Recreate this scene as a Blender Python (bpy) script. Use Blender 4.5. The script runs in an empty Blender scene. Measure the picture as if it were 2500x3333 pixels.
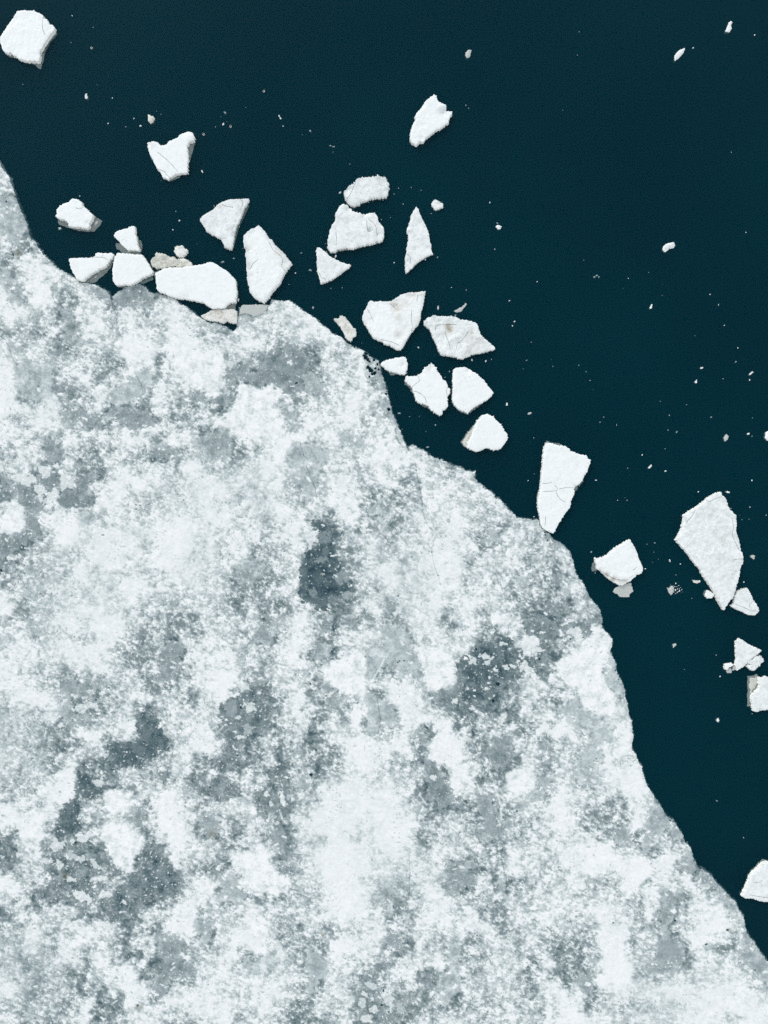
import bpy, math, random
import numpy as np
from mathutils import Vector
from mathutils.geometry import delaunay_2d_cdt

# ------------------------------------------------------------------ camera, sky, sun, exposure
scene = bpy.context.scene
S = 0.04                      # metres on the ground per unit of the survey coordinates used below
CX, CY = 1250.0, 1666.5
H = 90.0                      # flying height of the camera
cam_d = bpy.data.cameras.new('camera')
cam = bpy.data.objects.new('camera', cam_d)
scene.collection.objects.link(cam)
cam.location = (0, 0, H)
cam.rotation_euler = (0, 0, 0)
cam_d.sensor_fit = 'VERTICAL'
cam_d.sensor_height = 24.0
cam_d.lens = 24.0 * H / (3333 * S)
cam_d.clip_start = 0.5
cam_d.clip_end = 5000
scene.camera = cam

SUN_EL, SUN_AZ = math.radians(28), math.radians(325)   # azimuth: clockwise from +Y towards the sun
world = bpy.data.worlds.new('World')
scene.world = world
world.use_nodes = True
nt = world.node_tree
nt.nodes.clear()
wo = nt.nodes.new('ShaderNodeOutputWorld')
bg = nt.nodes.new('ShaderNodeBackground')
sky = nt.nodes.new('ShaderNodeTexSky')
sky.sky_type = 'NISHITA'
sky.sun_disc = False
sky.sun_elevation = SUN_EL
sky.sun_rotation = SUN_AZ
sky.dust_density = 0.25
sky.air_density = 0.8
sky.ozone_density = 0.6
bg.inputs['Strength'].default_value = 0.14
veil = nt.nodes.new('ShaderNodeHueSaturation')      # thin high cloud: the blue of the sky is mostly washed out
veil.inputs['Saturation'].default_value = 0.16
nt.links.new(sky.outputs[0], veil.inputs['Color'])
nt.links.new(veil.outputs[0], bg.inputs['Color'])
nt.links.new(bg.outputs[0], wo.inputs['Surface'])

sun_d = bpy.data.lights.new('sun', 'SUN')
sun_d.energy = 0.5
sun_d.angle = math.radians(14)
sun_d.color = (1.0, 0.965, 0.88)
sun = bpy.data.objects.new('sun', sun_d)
scene.collection.objects.link(sun)
sdir = Vector((math.sin(SUN_AZ) * math.cos(SUN_EL), math.cos(SUN_AZ) * math.cos(SUN_EL), math.sin(SUN_EL)))
sun.rotation_euler = sdir.to_track_quat('Z', 'Y').to_euler()
sun.location = sdir * 200

scene.view_settings.view_transform = 'Standard'
scene.view_settings.look = 'None'
scene.view_settings.exposure = 1.15
scene.view_settings.gamma = 1.0
scene.view_settings.use_curve_mapping = False
scene.cycles.max_bounces = 8
scene.cycles.diffuse_bounces = 3
scene.cycles.use_denoising = False
scene.cycles.transparent_max_bounces = 12

C = scene.collection
random.seed(7)
rng = np.random.default_rng(7)


def W(px, py):
    return ((px - CX) * S, (CY - py) * S)


# ------------------------------------------------------------------ noise in numpy
def _hash(ix, iy, seed):
    h = (ix.astype(np.int64) * 374761393 + iy.astype(np.int64) * 668265263 + seed * 974634777) & 0xFFFFFFFF
    h = ((h ^ (h >> 13)) * 1274126177) & 0xFFFFFFFF
    h = h ^ (h >> 16)
    return h


def perlin(x, y, seed=0):
    x = np.asarray(x, float); y = np.asarray(y, float)
    ix = np.floor(x); iy = np.floor(y)
    fx = x - ix; fy = y - iy
    ux = fx * fx * fx * (fx * (fx * 6 - 15) + 10)
    uy = fy * fy * fy * (fy * (fy * 6 - 15) + 10)

    def g(ox, oy):
        a = _hash(ix + ox, iy + oy, seed) * (2 * math.pi / 4294967296.0)
        return np.cos(a) * (fx - ox) + np.sin(a) * (fy - oy)
    n00, n10, n01, n11 = g(0, 0), g(1, 0), g(0, 1), g(1, 1)
    return ((n00 * (1 - ux) + n10 * ux) * (1 - uy) + (n01 * (1 - ux) + n11 * ux) * uy) * 1.5


def fbm(x, y, scale, octaves, seed=0, gain=0.55):
    v = 0; a = 1; t = 0; f = 1.0 / scale
    for i in range(octaves):
        v = v + a * perlin(x * f + 17.3 * i, y * f - 9.1 * i, seed + i * 13)
        t += a; a *= gain; f *= 2.03
    return v / t


def sstep(a, b, x):
    t = np.clip((x - a) / (b - a), 0, 1)
    return t * t * (3 - 2 * t)


def seg_dist(px, py, poly, closed=True):
    """unsigned distance of points to a polyline"""
    P = np.asarray(poly, float)
    n = len(P)
    d = np.full(px.shape, 1e9)
    for i in range(n if closed else n - 1):
        a = P[i]; b = P[(i + 1) % n]
        ab = b - a
        L = ab[0] ** 2 + ab[1] ** 2
        if L < 1e-9:
            continue
        t = np.clip(((px - a[0]) * ab[0] + (py - a[1]) * ab[1]) / L, 0, 1)
        q = (px - a[0] - t * ab[0]) ** 2 + (py - a[1] - t * ab[1]) ** 2
        np.minimum(d, q, out=d)
    return np.sqrt(d)


def inside(px, py, poly):
    P = np.asarray(poly, float)
    r = np.zeros(px.shape, bool)
    j = len(P) - 1
    for i in range(len(P)):
        xi, yi = P[i]; xj, yj = P[j]
        if yi != yj:
            c = ((yi > py) != (yj > py)) & (px < (xj - xi) * (py - yi) / (yj - yi) + xi)
            r ^= c
        j = i
    return r


def sdist(px, py, poly):
    """signed distance, positive inside"""
    d = seg_dist(px, py, poly)
    return np.where(inside(px, py, poly), d, -d)


# ------------------------------------------------------------------ materials
def new_mat(name):
    m = bpy.data.materials.new(name)
    m.use_nodes = True
    t = m.node_tree
    for n in list(t.nodes):
        t.nodes.remove(n)
    out = t.nodes.new('ShaderNodeOutputMaterial')
    return m, t, out


def node(t, kind, **kw):
    n = t.nodes.new(kind)
    for k, v in kw.items():
        setattr(n, k, v)
    return n


def noise_tex(t, coord, scale, detail=6, rough=0.6, dist=0.0):
    n = t.nodes.new('ShaderNodeTexNoise')
    n.inputs['Scale'].default_value = scale
    n.inputs['Detail'].default_value = detail
    n.inputs['Roughness'].default_value = rough
    n.inputs['Distortion'].default_value = dist
    t.links.new(coord, n.inputs['Vector'])
    return n.outputs['Fac']


def mathn(t, op, a, b=None, c=None, clamp=False):
    n = t.nodes.new('ShaderNodeMath')
    n.operation = op
    n.use_clamp = clamp
    for i, v in enumerate((a, b, c)):
        if v is None:
            continue
        if isinstance(v, (int, float)):
            n.inputs[i].default_value = v
        else:
            t.links.new(v, n.inputs[i])
    return n.outputs[0]


def ramp(t, fac, stops):
    r = t.nodes.new('ShaderNodeValToRGB')
    el = r.color_ramp.elements
    while len(el) < len(stops):
        el.new(0.5)
    for e, (p, c) in zip(el, stops):
        e.position = p
        e.color = (c[0], c[1], c[2], 1)
    t.links.new(fac, r.inputs[0])
    return r.outputs[0]


def lin(r, g, b, k=0.90):
    f = lambda v: (v / 255 / 12.92 if v / 255 <= 0.04045 else ((v / 255 + 0.055) / 1.055) ** 2.4) * k
    return (f(r), f(g), f(b))


def mix_col(t, fac, a, b):
    n = t.nodes.new('ShaderNodeMix')
    n.data_type = 'RGBA'
    if isinstance(fac, (int, float)):
        n.inputs[0].default_value = fac
    else:
        t.links.new(fac, n.inputs[0])
    for i, v in ((6, a), (7, b)):
        if isinstance(v, tuple):
            n.inputs[i].default_value = (v[0], v[1], v[2], 1)
        else:
            t.links.new(v, n.inputs[i])
    return n.outputs[2]


def attr(t, name):
    n = t.nodes.new('ShaderNodeAttribute')
    n.attribute_name = name
    return n.outputs['Fac']


def principled(t, out, col, rough=0.6, bump=None, bump_d=0.02, spec=0.3):
    p = t.nodes.new('ShaderNodeBsdfPrincipled')
    if isinstance(col, tuple):
        p.inputs['Base Color'].default_value = (*col, 1)
    else:
        t.links.new(col, p.inputs['Base Color'])
    if isinstance(rough, (int, float)):
        p.inputs['Roughness'].default_value = rough
    else:
        t.links.new(rough, p.inputs['Roughness'])
    p.inputs['Specular IOR Level'].default_value = spec
    if bump is not None:
        b = t.nodes.new('ShaderNodeBump')
        b.inputs['Strength'].default_value = 0.6
        b.inputs['Distance'].default_value = bump_d
        t.links.new(bump, b.inputs['Height'])
        t.links.new(b.outputs[0], p.inputs['Normal'])
    t.links.new(p.outputs[0], out.inputs['Surface'])
    return p


def geo_pos(t):
    return t.nodes.new('ShaderNodeNewGeometry').outputs['Position']


ICE_RAMP = [
    (0.00, lin(16, 42, 52)), (0.12, lin(46, 73, 83)), (0.25, lin(85, 107, 112)), (0.40, lin(129, 145, 147)),
    (0.55, lin(166, 179, 181)), (0.70, lin(203, 214, 213)), (0.84, lin(229, 236, 235)), (1.0, lin(250, 252, 251)),
]


def make_sheet_mat():
    m, t, out = new_mat('melting_sheet_ice')
    pos = geo_pos(t)
    v = attr(t, 'tone')
    n1 = noise_tex(t, pos, 2.2, 5, 0.58, 0.4)
    n2 = noise_tex(t, pos, 9.0, 5, 0.7)
    # more grain where snow lies, less on bare ice
    amp = mathn(t, 'MULTIPLY_ADD', v, 0.16, 0.07)
    d = mathn(t, 'SUBTRACT', n1, 0.5)
    d = mathn(t, 'MULTIPLY', d, amp)
    d2 = mathn(t, 'SUBTRACT', n2, 0.5)
    d2 = mathn(t, 'MULTIPLY', d2, 0.08)
    u = mathn(t, 'ADD', v, d)
    u = mathn(t, 'ADD', u, d2)
    col = ramp(t, u, ICE_RAMP)
    # moss or silt in a few melt holes
    silt = attr(t, 'silt')
    col = mix_col(t, silt, col, (0.20, 0.21, 0.16))
    hb = mathn(t, 'ADD', mathn(t, 'MULTIPLY', n1, 0.7), mathn(t, 'MULTIPLY', n2, 0.3))
    rough = mathn(t, 'MULTIPLY_ADD', v, 0.45, 0.35, clamp=True)
    principled(t, out, col, rough, hb, 0.035, 0.25)
    return m


def make_floe_mat(name, white, grey, mott, contrast):
    m, t, out = new_mat(name)
    pos = geo_pos(t)
    tone = attr(t, 'tone')
    dirt = attr(t, 'dirt')
    crack = attr(t, 'crack')
    n1 = noise_tex(t, pos, 1.3, 8, 0.65, 0.6)
    n2 = noise_tex(t, pos, 5.0, 6, 0.65)
    a = mathn(t, 'MULTIPLY', mathn(t, 'SUBTRACT', n1, 0.5), contrast)
    b = mathn(t, 'MULTIPLY', mathn(t, 'SUBTRACT', n2, 0.5), contrast * 0.7)
    f = mathn(t, 'ADD', mathn(t, 'ADD', tone, a), b)
    f = mathn(t, 'ADD', f, mott, clamp=True)
    col = mix_col(t, f, white, grey)
    dn = mathn(t, 'MULTIPLY', dirt, mathn(t, 'MULTIPLY_ADD', n1, 3.0, -0.6, clamp=True), clamp=True)
    col = mix_col(t, dn, col, (0.37, 0.32, 0.22))
    col = mix_col(t, crack, col, (0.10, 0.11, 0.12))
    hb = mathn(t, 'ADD', mathn(t, 'MULTIPLY', n1, 0.6), mathn(t, 'MULTIPLY', n2, 0.4))
    principled(t, out, col, 0.65, hb, 0.010, 0.25)
    return m


M = {}
M['sheet'] = make_sheet_mat()
SNOW = lin(247, 252, 251)
M['clean'] = make_floe_mat('clean_snow', SNOW, lin(205, 213, 214), 0.02, 1.1)
M['worn'] = make_floe_mat('worn_snow', lin(244, 249, 248), lin(200, 209, 207), 0.24, 2.6)
M['dirty'] = make_floe_mat('stained_snow', lin(243, 245, 240), lin(188, 190, 180), 0.34, 2.4)
M['muddy'] = make_floe_mat('silty_ice', lin(240, 242, 235), lin(184, 185, 172), 0.42, 2.8)
M['grey'] = make_floe_mat('grey_ice', lin(212, 216, 212), lin(165, 173, 171), 0.40, 0.8)
M['side'] = make_floe_mat('wet_ice_wall', lin(246, 247, 242), lin(200, 206, 202), 0.35, 1.2)
M['ledge'] = make_floe_mat('drowned_ice', lin(222, 224, 215), lin(180, 184, 176), 0.35, 1.2)
M['chip'] = make_floe_mat('ice_chip', lin(238, 243, 244), lin(190, 198, 200), 0.15, 0.7)
M['dimchip'] = make_floe_mat('drowned_ice_chip', lin(160, 178, 182), lin(110, 132, 138), 0.4, 0.8)


def make_water():
    m, t, out = new_mat('cold_lake_water')
    pos = geo_pos(t)
    mp = t.nodes.new('ShaderNodeMapping')
    mp.inputs['Scale'].default_value = (1.0, 2.6, 1.0)
    mp.inputs['Rotation'].default_value = (0, 0, math.radians(12))
    t.links.new(pos, mp.inputs['Vector'])
    n1 = noise_tex(t, mp.outputs[0], 0.9, 4, 0.6)
    n2 = noise_tex(t, mp.outputs[0], 5.0, 4, 0.7)
    hb = mathn(t, 'ADD', mathn(t, 'MULTIPLY', n1, 0.6), mathn(t, 'MULTIPLY', n2, 0.4))
    b = t.nodes.new('ShaderNodeBump')
    b.inputs['Strength'].default_value = 1.0
    b.inputs['Distance'].default_value = 0.010
    t.links.new(hb, b.inputs['Height'])
    fr = t.nodes.new('ShaderNodeFresnel')
    fr.inputs['IOR'].default_value = 1.16
    t.links.new(b.outputs[0], fr.inputs['Normal'])
    gl = t.nodes.new('ShaderNodeBsdfGlossy')
    gl.inputs['Roughness'].default_value = 0.05
    t.links.new(b.outputs[0], gl.inputs['Normal'])
    tr = t.nodes.new('ShaderNodeBsdfTransparent')
    mx = t.nodes.new('ShaderNodeMixShader')
    t.links.new(fr.outputs[0], mx.inputs[0])
    # light scattered back by the water itself veils what lies under it
    df = t.nodes.new('ShaderNodeBsdfDiffuse')
    g1 = noise_tex(t, mp.outputs[0], 3.2, 5, 0.75)
    g2 = noise_tex(t, pos, 0.035, 3, 0.5)
    gg = mathn(t, 'ADD', mathn(t, 'MULTIPLY', g1, 0.65), mathn(t, 'MULTIPLY', g2, 0.35))
    t.links.new(ramp(t, gg, [(0.30, (0.000, 0.058, 0.098)), (0.70, (0.000, 0.122, 0.170))]), df.inputs['Color'])
    m2 = t.nodes.new('ShaderNodeMixShader')
    m2.inputs[0].default_value = 0.20
    t.links.new(tr.outputs[0], m2.inputs[1])
    t.links.new(df.outputs[0], m2.inputs[2])
    t.links.new(m2.outputs[0], mx.inputs[1])
    t.links.new(gl.outputs[0], mx.inputs[2])
    t.links.new(mx.outputs[0], out.inputs['Surface'])
    va = t.nodes.new('ShaderNodeVolumeAbsorption')
    va.inputs['Color'].default_value = (0.10, 0.60, 0.66, 1)
    va.inputs['Density'].default_value = 0.8
    t.links.new(va.outputs[0], out.inputs['Volume'])
    return m


M['water'] = make_water()
m, t, out = new_mat('deep_lake_bed')
p_ = geo_pos(t)
nb = noise_tex(t, p_, 0.06, 4, 0.5)
nb2 = noise_tex(t, p_, 3.5, 3, 0.7)
fb = mathn(t, 'ADD', mathn(t, 'MULTIPLY', nb, 0.5), mathn(t, 'MULTIPLY', nb2, 0.5))
principled(t, out, ramp(t, fb, [(0.3, (0.02, 0.05, 0.06)), (0.7, (0.03, 0.08, 0.08))]), 0.9, spec=0.0)
M['bed'] = m


def simple_mat(name, col, rough=0.6):
    m, t, out = new_mat(name)
    pos = geo_pos(t)
    n = noise_tex(t, pos, 30, 3, 0.6)
    c = mix_col(t, n, tuple(x * 0.8 for x in col), tuple(min(1, x * 1.15) for x in col))
    principled(t, out, c, rough)
    return m


M['feather_dark'] = simple_mat('dark_feathers', (0.012, 0.012, 0.014))
M['feather_white'] = simple_mat('white_feathers', (0.85, 0.85, 0.83))
M['bill'] = simple_mat('grey_bill', (0.10, 0.11, 0.12))


# ------------------------------------------------------------------ mesh helpers
def mesh_obj(name, verts, faces, mats, attrs=None, parent=None, mat_idx=None, smooth=False, loc=None):
    me = bpy.data.meshes.new(name)
    me.from_pydata([tuple(map(float, v)) for v in verts], [], [tuple(int(i) for i in f) for f in faces])
    for m_ in (mats if isinstance(mats, (list, tuple)) else [mats]):
        me.materials.append(m_)
    if mat_idx is not None:
        me.polygons.foreach_set('material_index', np.asarray(mat_idx, np.int32))
    if smooth:
        me.polygons.foreach_set('use_smooth', np.ones(len(me.polygons), bool))
    for k, v in (attrs or {}).items():
        a = me.attributes.new(k, 'FLOAT', 'POINT')
        a.data.foreach_set('value', np.asarray(v, np.float32))
    me.update()
    o = bpy.data.objects.new(name, me)
    C.objects.link(o)
    if parent is not None:
        o.parent = parent
    if loc is not None:
        o.location = loc
    return o


def tag(o, label, cat, group=None):
    o['label'] = label
    o['category'] = cat
    if group:
        o['group'] = group
    return o


def T(x0, y0, s, pts):
    return [(x0 + a / s, y0 + b / s) for a, b in pts]


def resample(poly, step, closed=True):
    out_ = []
    n = len(poly)
    for i in range(n if closed else n - 1):
        a = poly[i]; b = poly[(i + 1) % n]
        L = math.hypot(b[0] - a[0], b[1] - a[1])
        k = max(1, int(round(L / step)))
        for j in range(k):
            out_.append((a[0] + (b[0] - a[0]) * j / k, a[1] + (b[1] - a[1]) * j / k))
    if not closed:
        out_.append(tuple(poly[-1]))
    return out_


def area(poly):
    return 0.5 * sum(poly[i][0] * poly[(i + 1) % len(poly)][1] - poly[(i + 1) % len(poly)][0] * poly[i][1] for i in range(len(poly)))


def rough_outline(poly, step, amp, seed, scale=6.0):
    """image-space outline -> jagged world-space outline (counter-clockwise seen from above)"""
    P = np.array(resample(poly, step))
    n = fbm(P[:, 0], P[:, 1], scale, 3, seed, 0.75)
    n2 = fbm(P[:, 0], P[:, 1], scale, 3, seed + 77, 0.75)
    P = P + np.stack([n, n2], 1) * amp * 3.4
    Wp = np.stack([(P[:, 0] - CX) * S, (CY - P[:, 1]) * S], 1)
    if area(Wp.tolist()) < 0:
        Wp = Wp[::-1]; P = P[::-1]
    return P, Wp


def outward(Wp):
    nx = np.roll(Wp, -1, 0) - np.roll(Wp, 1, 0)
    nrm = np.stack([nx[:, 1], -nx[:, 0]], 1)
    return nrm / np.maximum(1e-6, np.linalg.norm(nrm, axis=1))[:, None]


def triangulate(P, step, seed, lines=(), specks=0):
    """CDT of the outline P (world m), with jittered interior points and crack lines. returns pts, tris, d, crackflag"""
    r = np.random.default_rng(seed)
    lo = P.min(0); hi = P.max(0)
    gx, gy = np.meshgrid(np.arange(lo[0], hi[0], step), np.arange(lo[1], hi[1], step))
    gx = gx.ravel() + r.uniform(-.35, .35, gx.size) * step
    gy = gy.ravel() + r.uniform(-.35, .35, gy.size) * step
    d = sdist(gx, gy, P)
    k = d > step * 0.6
    # a dense ring near the rim
    nrm = outward(P)
    ring = P - nrm * step * 0.45
    dr = sdist(ring[:, 0], ring[:, 1], P)
    ring = ring[dr > step * 0.3]
    I = np.stack([gx[k], gy[k]], 1)
    crp = np.zeros((0, 2)); sid = np.zeros((0, 2))
    for ln in lines:
        L = np.array(resample([W(*q) for q in ln], step * 0.5, closed=False))
        L = L + (r.uniform(-1, 1, L.shape) * step * 0.12)
        tg = np.gradient(L, axis=0)
        nn = np.stack([-tg[:, 1], tg[:, 0]], 1) / np.maximum(1e-6, np.linalg.norm(tg, axis=1))[:, None]
        w = 0.035
        crp = np.vstack([crp, L])
        sid = np.vstack([sid, L + nn * w, L - nn * w])
    if len(crp):
        dd = np.min(np.linalg.norm(I[:, None, :] - crp[None, ::2, :], axis=2), axis=1)
        I = I[dd > step * 0.5]
        kc = sdist(crp[:, 0], crp[:, 1], P) > 0.02
        ks = sdist(sid[:, 0], sid[:, 1], P) > 0.02
        crp = crp[kc]; sid = sid[ks]
    if specks and len(I) > 20:
        for q in I[r.choice(len(I), min(specks, len(I) - 1), replace=False)]:
            if sdist(q[:1], q[1:], P)[0] < .25:
                continue
            rs = r.uniform(.03, .075)
            a = np.arange(5) * 2 * math.pi / 5 + r.uniform(0, 1)
            I = I[np.linalg.norm(I - q, axis=1) > rs * 1.3]
            crp = np.vstack([crp, q])
            sid = np.vstack([sid, q + np.column_stack([np.cos(a), np.sin(a)]) * rs])
    allp = np.vstack([P, ring, I, sid, crp])
    flag = np.zeros(len(allp)); flag[len(allp) - len(crp):] = 1
    n = len(P)
    edges = [(i, (i + 1) % n) for i in range(n)]
    vs, es, fs, ov, oe, of = delaunay_2d_cdt([Vector(q) for q in allp], edges, [], 1, 1e-5)
    pts = np.array([tuple(v) for v in vs])
    fl = np.array([max([flag[j] for j in o] or [0]) for o in ov])
    tris = []
    for f in fs:
        f = list(f)
        for q in range(1, len(f) - 1):
            a, b, c = f[0], f[q], f[q + 1]
            ar = (pts[b][0] - pts[a][0]) * (pts[c][1] - pts[a][1]) - (pts[c][0] - pts[a][0]) * (pts[b][1] - pts[a][1])
            if abs(ar) < 1e-9:
                continue
            tris.append((a, b, c) if ar > 0 else (a, c, b))
    # keep those inside
    T_ = np.array(tris)
    cen = pts[T_].mean(1)
    T_ = T_[inside(cen[:, 0], cen[:, 1], P)]
    first = [o for o in ov]
    rim = np.zeros(n, int)
    for vi, o in enumerate(ov):
        for j in o:
            if j < n:
                rim[j] = vi
    return pts, T_, rim, fl


def floe(name, poly, label, cat='ice floe', group=None, h=0.34, top='clean', rim=0.0, jag=1.2, ledges=(), cracks=(),
         stains=(), tilt=0.0, relief=0.04, specks=0, knobs=(), side='side', dirt=0.0, ledge_depth=(-0.02, 0.07)):
    seed = abs(hash_str(name + label)) % 9973
    px, P = rough_outline(poly, 1.7, jag, seed)
    c = P.mean(0)
    step = 0.19 if abs(area(P.tolist())) > 6 else 0.11
    pts, tris, rimi, fl = triangulate(P, step, seed, cracks, specks)
    root = bpy.data.objects.new(name, None)
    root.empty_display_size = 0.5
    C.objects.link(root)
    root.location = (c[0], c[1], 0)
    tag(root, label, cat, group)
    d = np.maximum(0, sdist(pts[:, 0], pts[:, 1], P))
    d[rimi] = 0
    sx, sy = pts[:, 0] / S, pts[:, 1] / S
    z = h * (0.92 + 0.08 * sstep(0, 0.16, d)) + relief * fbm(sx, sy, 45, 4, seed) + relief * 0.35 * fbm(sx, sy, 12, 3, seed + 5) * sstep(0, .2, d)
    a = seed * 0.7
    span = max(1.0, np.abs(pts - c).max())
    z = z + tilt * ((pts[:, 0] - c[0]) * math.cos(a) + (pts[:, 1] - c[1]) * math.sin(a)) / span
    tone = rim * (1 - sstep(0, 0.55, d + 0.35 * fbm(sx, sy, 18, 3, seed + 3))) + np.zeros(len(pts))
    ipx, ipy = pts[:, 0] / S + CX, CY - pts[:, 1] / S
    for (kx, ky, kr, kh) in knobs:         # heaped or sunken lumps
        q = np.exp(-((ipx - kx) ** 2 + (ipy - ky) ** 2) / (kr * kr))
        z = z + kh * q * (1 + 0.6 * fbm(sx, sy, 5, 3, seed + 9))
        tone = tone + abs(kh) * 1.2 * q
    dirtv = np.full(len(pts), dirt)
    for (kx, ky, kr, ks) in stains:
        q = np.exp(-(((ipx - kx) ** 2 + (ipy - ky) ** 2) / (kr * kr)) ** 1.2)
        dirtv = dirtv + ks * q * (0.75 + 1.2 * fbm(sx, sy, 14, 4, seed + 21))
    dirtv = np.clip(dirtv, 0, 1)
    z = np.maximum(z, 0.06)
    crackv = fl.copy()
    z = z - 0.08 * crackv
    crackv = crackv * (0.35 + 0.9 * np.clip(fbm(sx, sy, 20, 2, seed + 60) + .35, 0, 1))
    r = np.random.default_rng(seed + 1)
    V = np.column_stack([pts - c, z])
    mesh_obj('snow_cover', V, tris, M[top], {'tone': tone, 'dirt': dirtv, 'crack': crackv}, root)
    # body: broken wall down below the waterline, closed underneath
    n = len(P)
    nrm = outward(P)
    zt = z[rimi]
    rings = [np.column_stack([P - c, zt - 0.004])]
    off = [0.02, 0.05, 0.03, -0.14]
    zz = [0.45, 0.02, -0.16, -0.42]
    for k in range(4):
        j = r.normal(0, 0.018, n) + 0.03 * fbm(px[:, 0], px[:, 1], 9, 2, seed + 30 + k)
        Q = P + nrm * (off[k] + j)[:, None] - c
        zk = zt * zz[k] if k == 0 else np.full(n, zz[k])
        rings.append(np.column_stack([Q, zk]))
    BV = np.vstack(rings + [np.array([[0, 0, -.5]])])
    F = []
    for k in range(4):
        for i in range(n):
            i2 = (i + 1) % n
            F.append((k * n + i, k * n + n + i, k * n + n + i2, k * n + i2))
    b0 = 4 * n
    for i in range(n):
        F.append((b0 + (i + 1) % n, b0 + i, 5 * n))
    za = np.zeros(len(BV))
    mesh_obj('ice_body', BV, F, M[side], {'tone': za, 'dirt': za + dirt * 0.6, 'crack': za}, root)
    for L in ledges:
        ledge(L, root, c, seed, ledge_depth)
    return root


def ledge(poly, root, c, seed, depth=(0.05, 0.28), mat='ledge', name='submerged_ledge', zmin=None):
    px, P = rough_outline(poly, 3.0, 1.3, seed + 400, 9)
    pts, tris, rimi, fl = triangulate(P, 0.20, seed + 8)
    d = np.maximum(0, sdist(pts[:, 0], pts[:, 1], P))
    z = -depth[0] - (depth[1] - depth[0]) * (1 - sstep(0, 0.55, d)) + 0.04 * fbm(pts[:, 0] / S, pts[:, 1] / S, 14, 3, seed)
    z = np.minimum(z, -0.02) if depth[0] > 0 else z
    n = len(P)
    V = np.column_stack([pts - c, z])
    low = np.column_stack([P - outward(P) * 0.10 - c, np.full(n, z.min() - 0.12)])
    k0 = len(V)
    V = np.vstack([V, low, [[*(P.mean(0) - c), z.min() - .15]]])
    F = [tuple(t_) for t_ in tris]
    for i in range(n):
        i2 = (i + 1) % n
        F.append((rimi[i], k0 + i, k0 + i2, rimi[i2]))
        F.append((k0 + i2, k0 + i, k0 + n))
    za = np.zeros(len(V))
    return mesh_obj(name, V, F, M[mat], {'tone': za, 'dirt': za, 'crack': za}, root)


def hash_str(s):
    h = 5381
    for ch in s:
        h = (h * 33 + ord(ch)) & 0x7FFFFFFF
    return h

# ------------------------------------------------------------------ water and bed
R = 1500.0


def box(name, z0, z1, mat):
    v = [(x, y, z) for z in (z0, z1) for x, y in ((-R, -R), (R, -R), (R, R), (-R, R))]
    f = [(3, 2, 1, 0), (4, 5, 6, 7), (0, 1, 5, 4), (1, 2, 6, 5), (2, 3, 7, 6), (3, 0, 4, 7)]
    o = mesh_obj(name, v, f, mat)
    o['kind'] = 'structure'
    return o


box('water', -3.2, 0.0, M['water'])
box('lake_bed', -3.6, -2.2, M['bed'])
# ------------------------------------------------------------------ the main sheet of melting ice
EDGE = [(-3000, -900), (-1200, -250), (-500, 230), (-200, 400), (-60, 470), (0, 530), (9, 548), (21, 566), (32, 578), (35, 596), (45, 621), (51, 645), (60, 663), (72, 693),
        (81, 711), (89, 732), (96, 762), (105, 780), (121, 795), (130, 813), (145, 832), (169, 853), (190, 874), (223, 892),
        (247, 907), (259, 919), (286, 922), (316, 928), (335, 940), (353, 949), (359, 970), (363, 979), (366, 964),
        (389, 946), (416, 928), (437, 925), (458, 922), (476, 937), (484, 950), (502, 956), (513, 953), (530, 960),
        (554, 965), (573, 974), (585, 989), (604, 996), (626, 1015), (640, 1025), (657, 1037), (674, 1049), (701, 1051),
        (727, 1059), (744, 1068), (755, 1079), (766, 1073), (768, 1071), (774, 1039), (780, 1000), (800, 997), (850, 996), (878, 992),
        (885, 975), (904, 981), (930, 979), (942, 979), (966, 993), (985, 1010), (1007, 1024), (1019, 1033), (1036, 1045),
        (1048, 1057), (1058, 1064), (1072, 1074), (1080, 1086), (1104, 1095), (1121, 1107), (1135, 1119), (1150, 1129),
        (1169, 1135), (1183, 1141), (1200, 1156), (1217, 1168), (1231, 1172), (1239, 1194), (1242, 1221), (1251, 1240),
        (1256, 1257), (1259, 1271), (1268, 1307), (1277, 1344), (1289, 1365), (1297, 1389), (1310, 1419), (1319, 1443),
        (1330, 1463), (1332, 1452), (1347, 1448), (1365, 1461), (1383, 1467), (1399, 1483), (1419, 1492), (1436, 1496),
        (1467, 1511), (1498, 1520), (1518, 1530), (1536, 1536), (1548, 1533), (1545, 1557), (1563, 1575), (1578, 1587), (1605, 1605),
        (1612, 1619), (1630, 1627), (1648, 1648), (1657, 1660), (1669, 1669), (1681, 1684), (1693, 1688), (1726, 1690),
        (1756, 1693), (1762, 1717), (1789, 1738), (1801, 1756), (1822, 1765), (1841, 1780), (1859, 1801), (1865, 1822),
        (1871, 1856), (1883, 1880), (1901, 1901), (1907, 1919), (1919, 1943), (1943, 1970), (1956, 1992), (1961, 2013),
        (1960, 2035), (1968, 2052), (1981, 2064), (1990, 2078), (1994, 2094), (1986, 2116), (1996, 2141), (2005, 2159),
        (2007, 2184), (2021, 2212), (2036, 2248), (2034, 2269), (2045, 2294), (2046, 2326), (2057, 2348), (2059, 2380),
        (2062, 2400), (2057, 2418), (2057, 2439), (2069, 2454), (2078, 2478), (2090, 2496), (2096, 2527), (2108, 2557),
        (2133, 2596), (2151, 2623), (2172, 2659), (2190, 2667), (2205, 2692), (2223, 2716), (2226, 2735), (2247, 2759),
        (2259, 2798), (2274, 2825), (2295, 2834), (2316, 2849), (2329, 2869), (2353, 2893), (2377, 2920), (2398, 2938),
        (2407, 2966), (2420, 2981), (2426, 3011), (2434, 3041), (2452, 3062), (2470, 3092), (2488, 3116), (2503, 3138),
        (2560, 3210), (2680, 3390), (2900, 3620), (3300, 4300), (3900, 5200), (5200, 7000), (5200, 9000), (-6000, 9000), (-6000, -900)]

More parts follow.
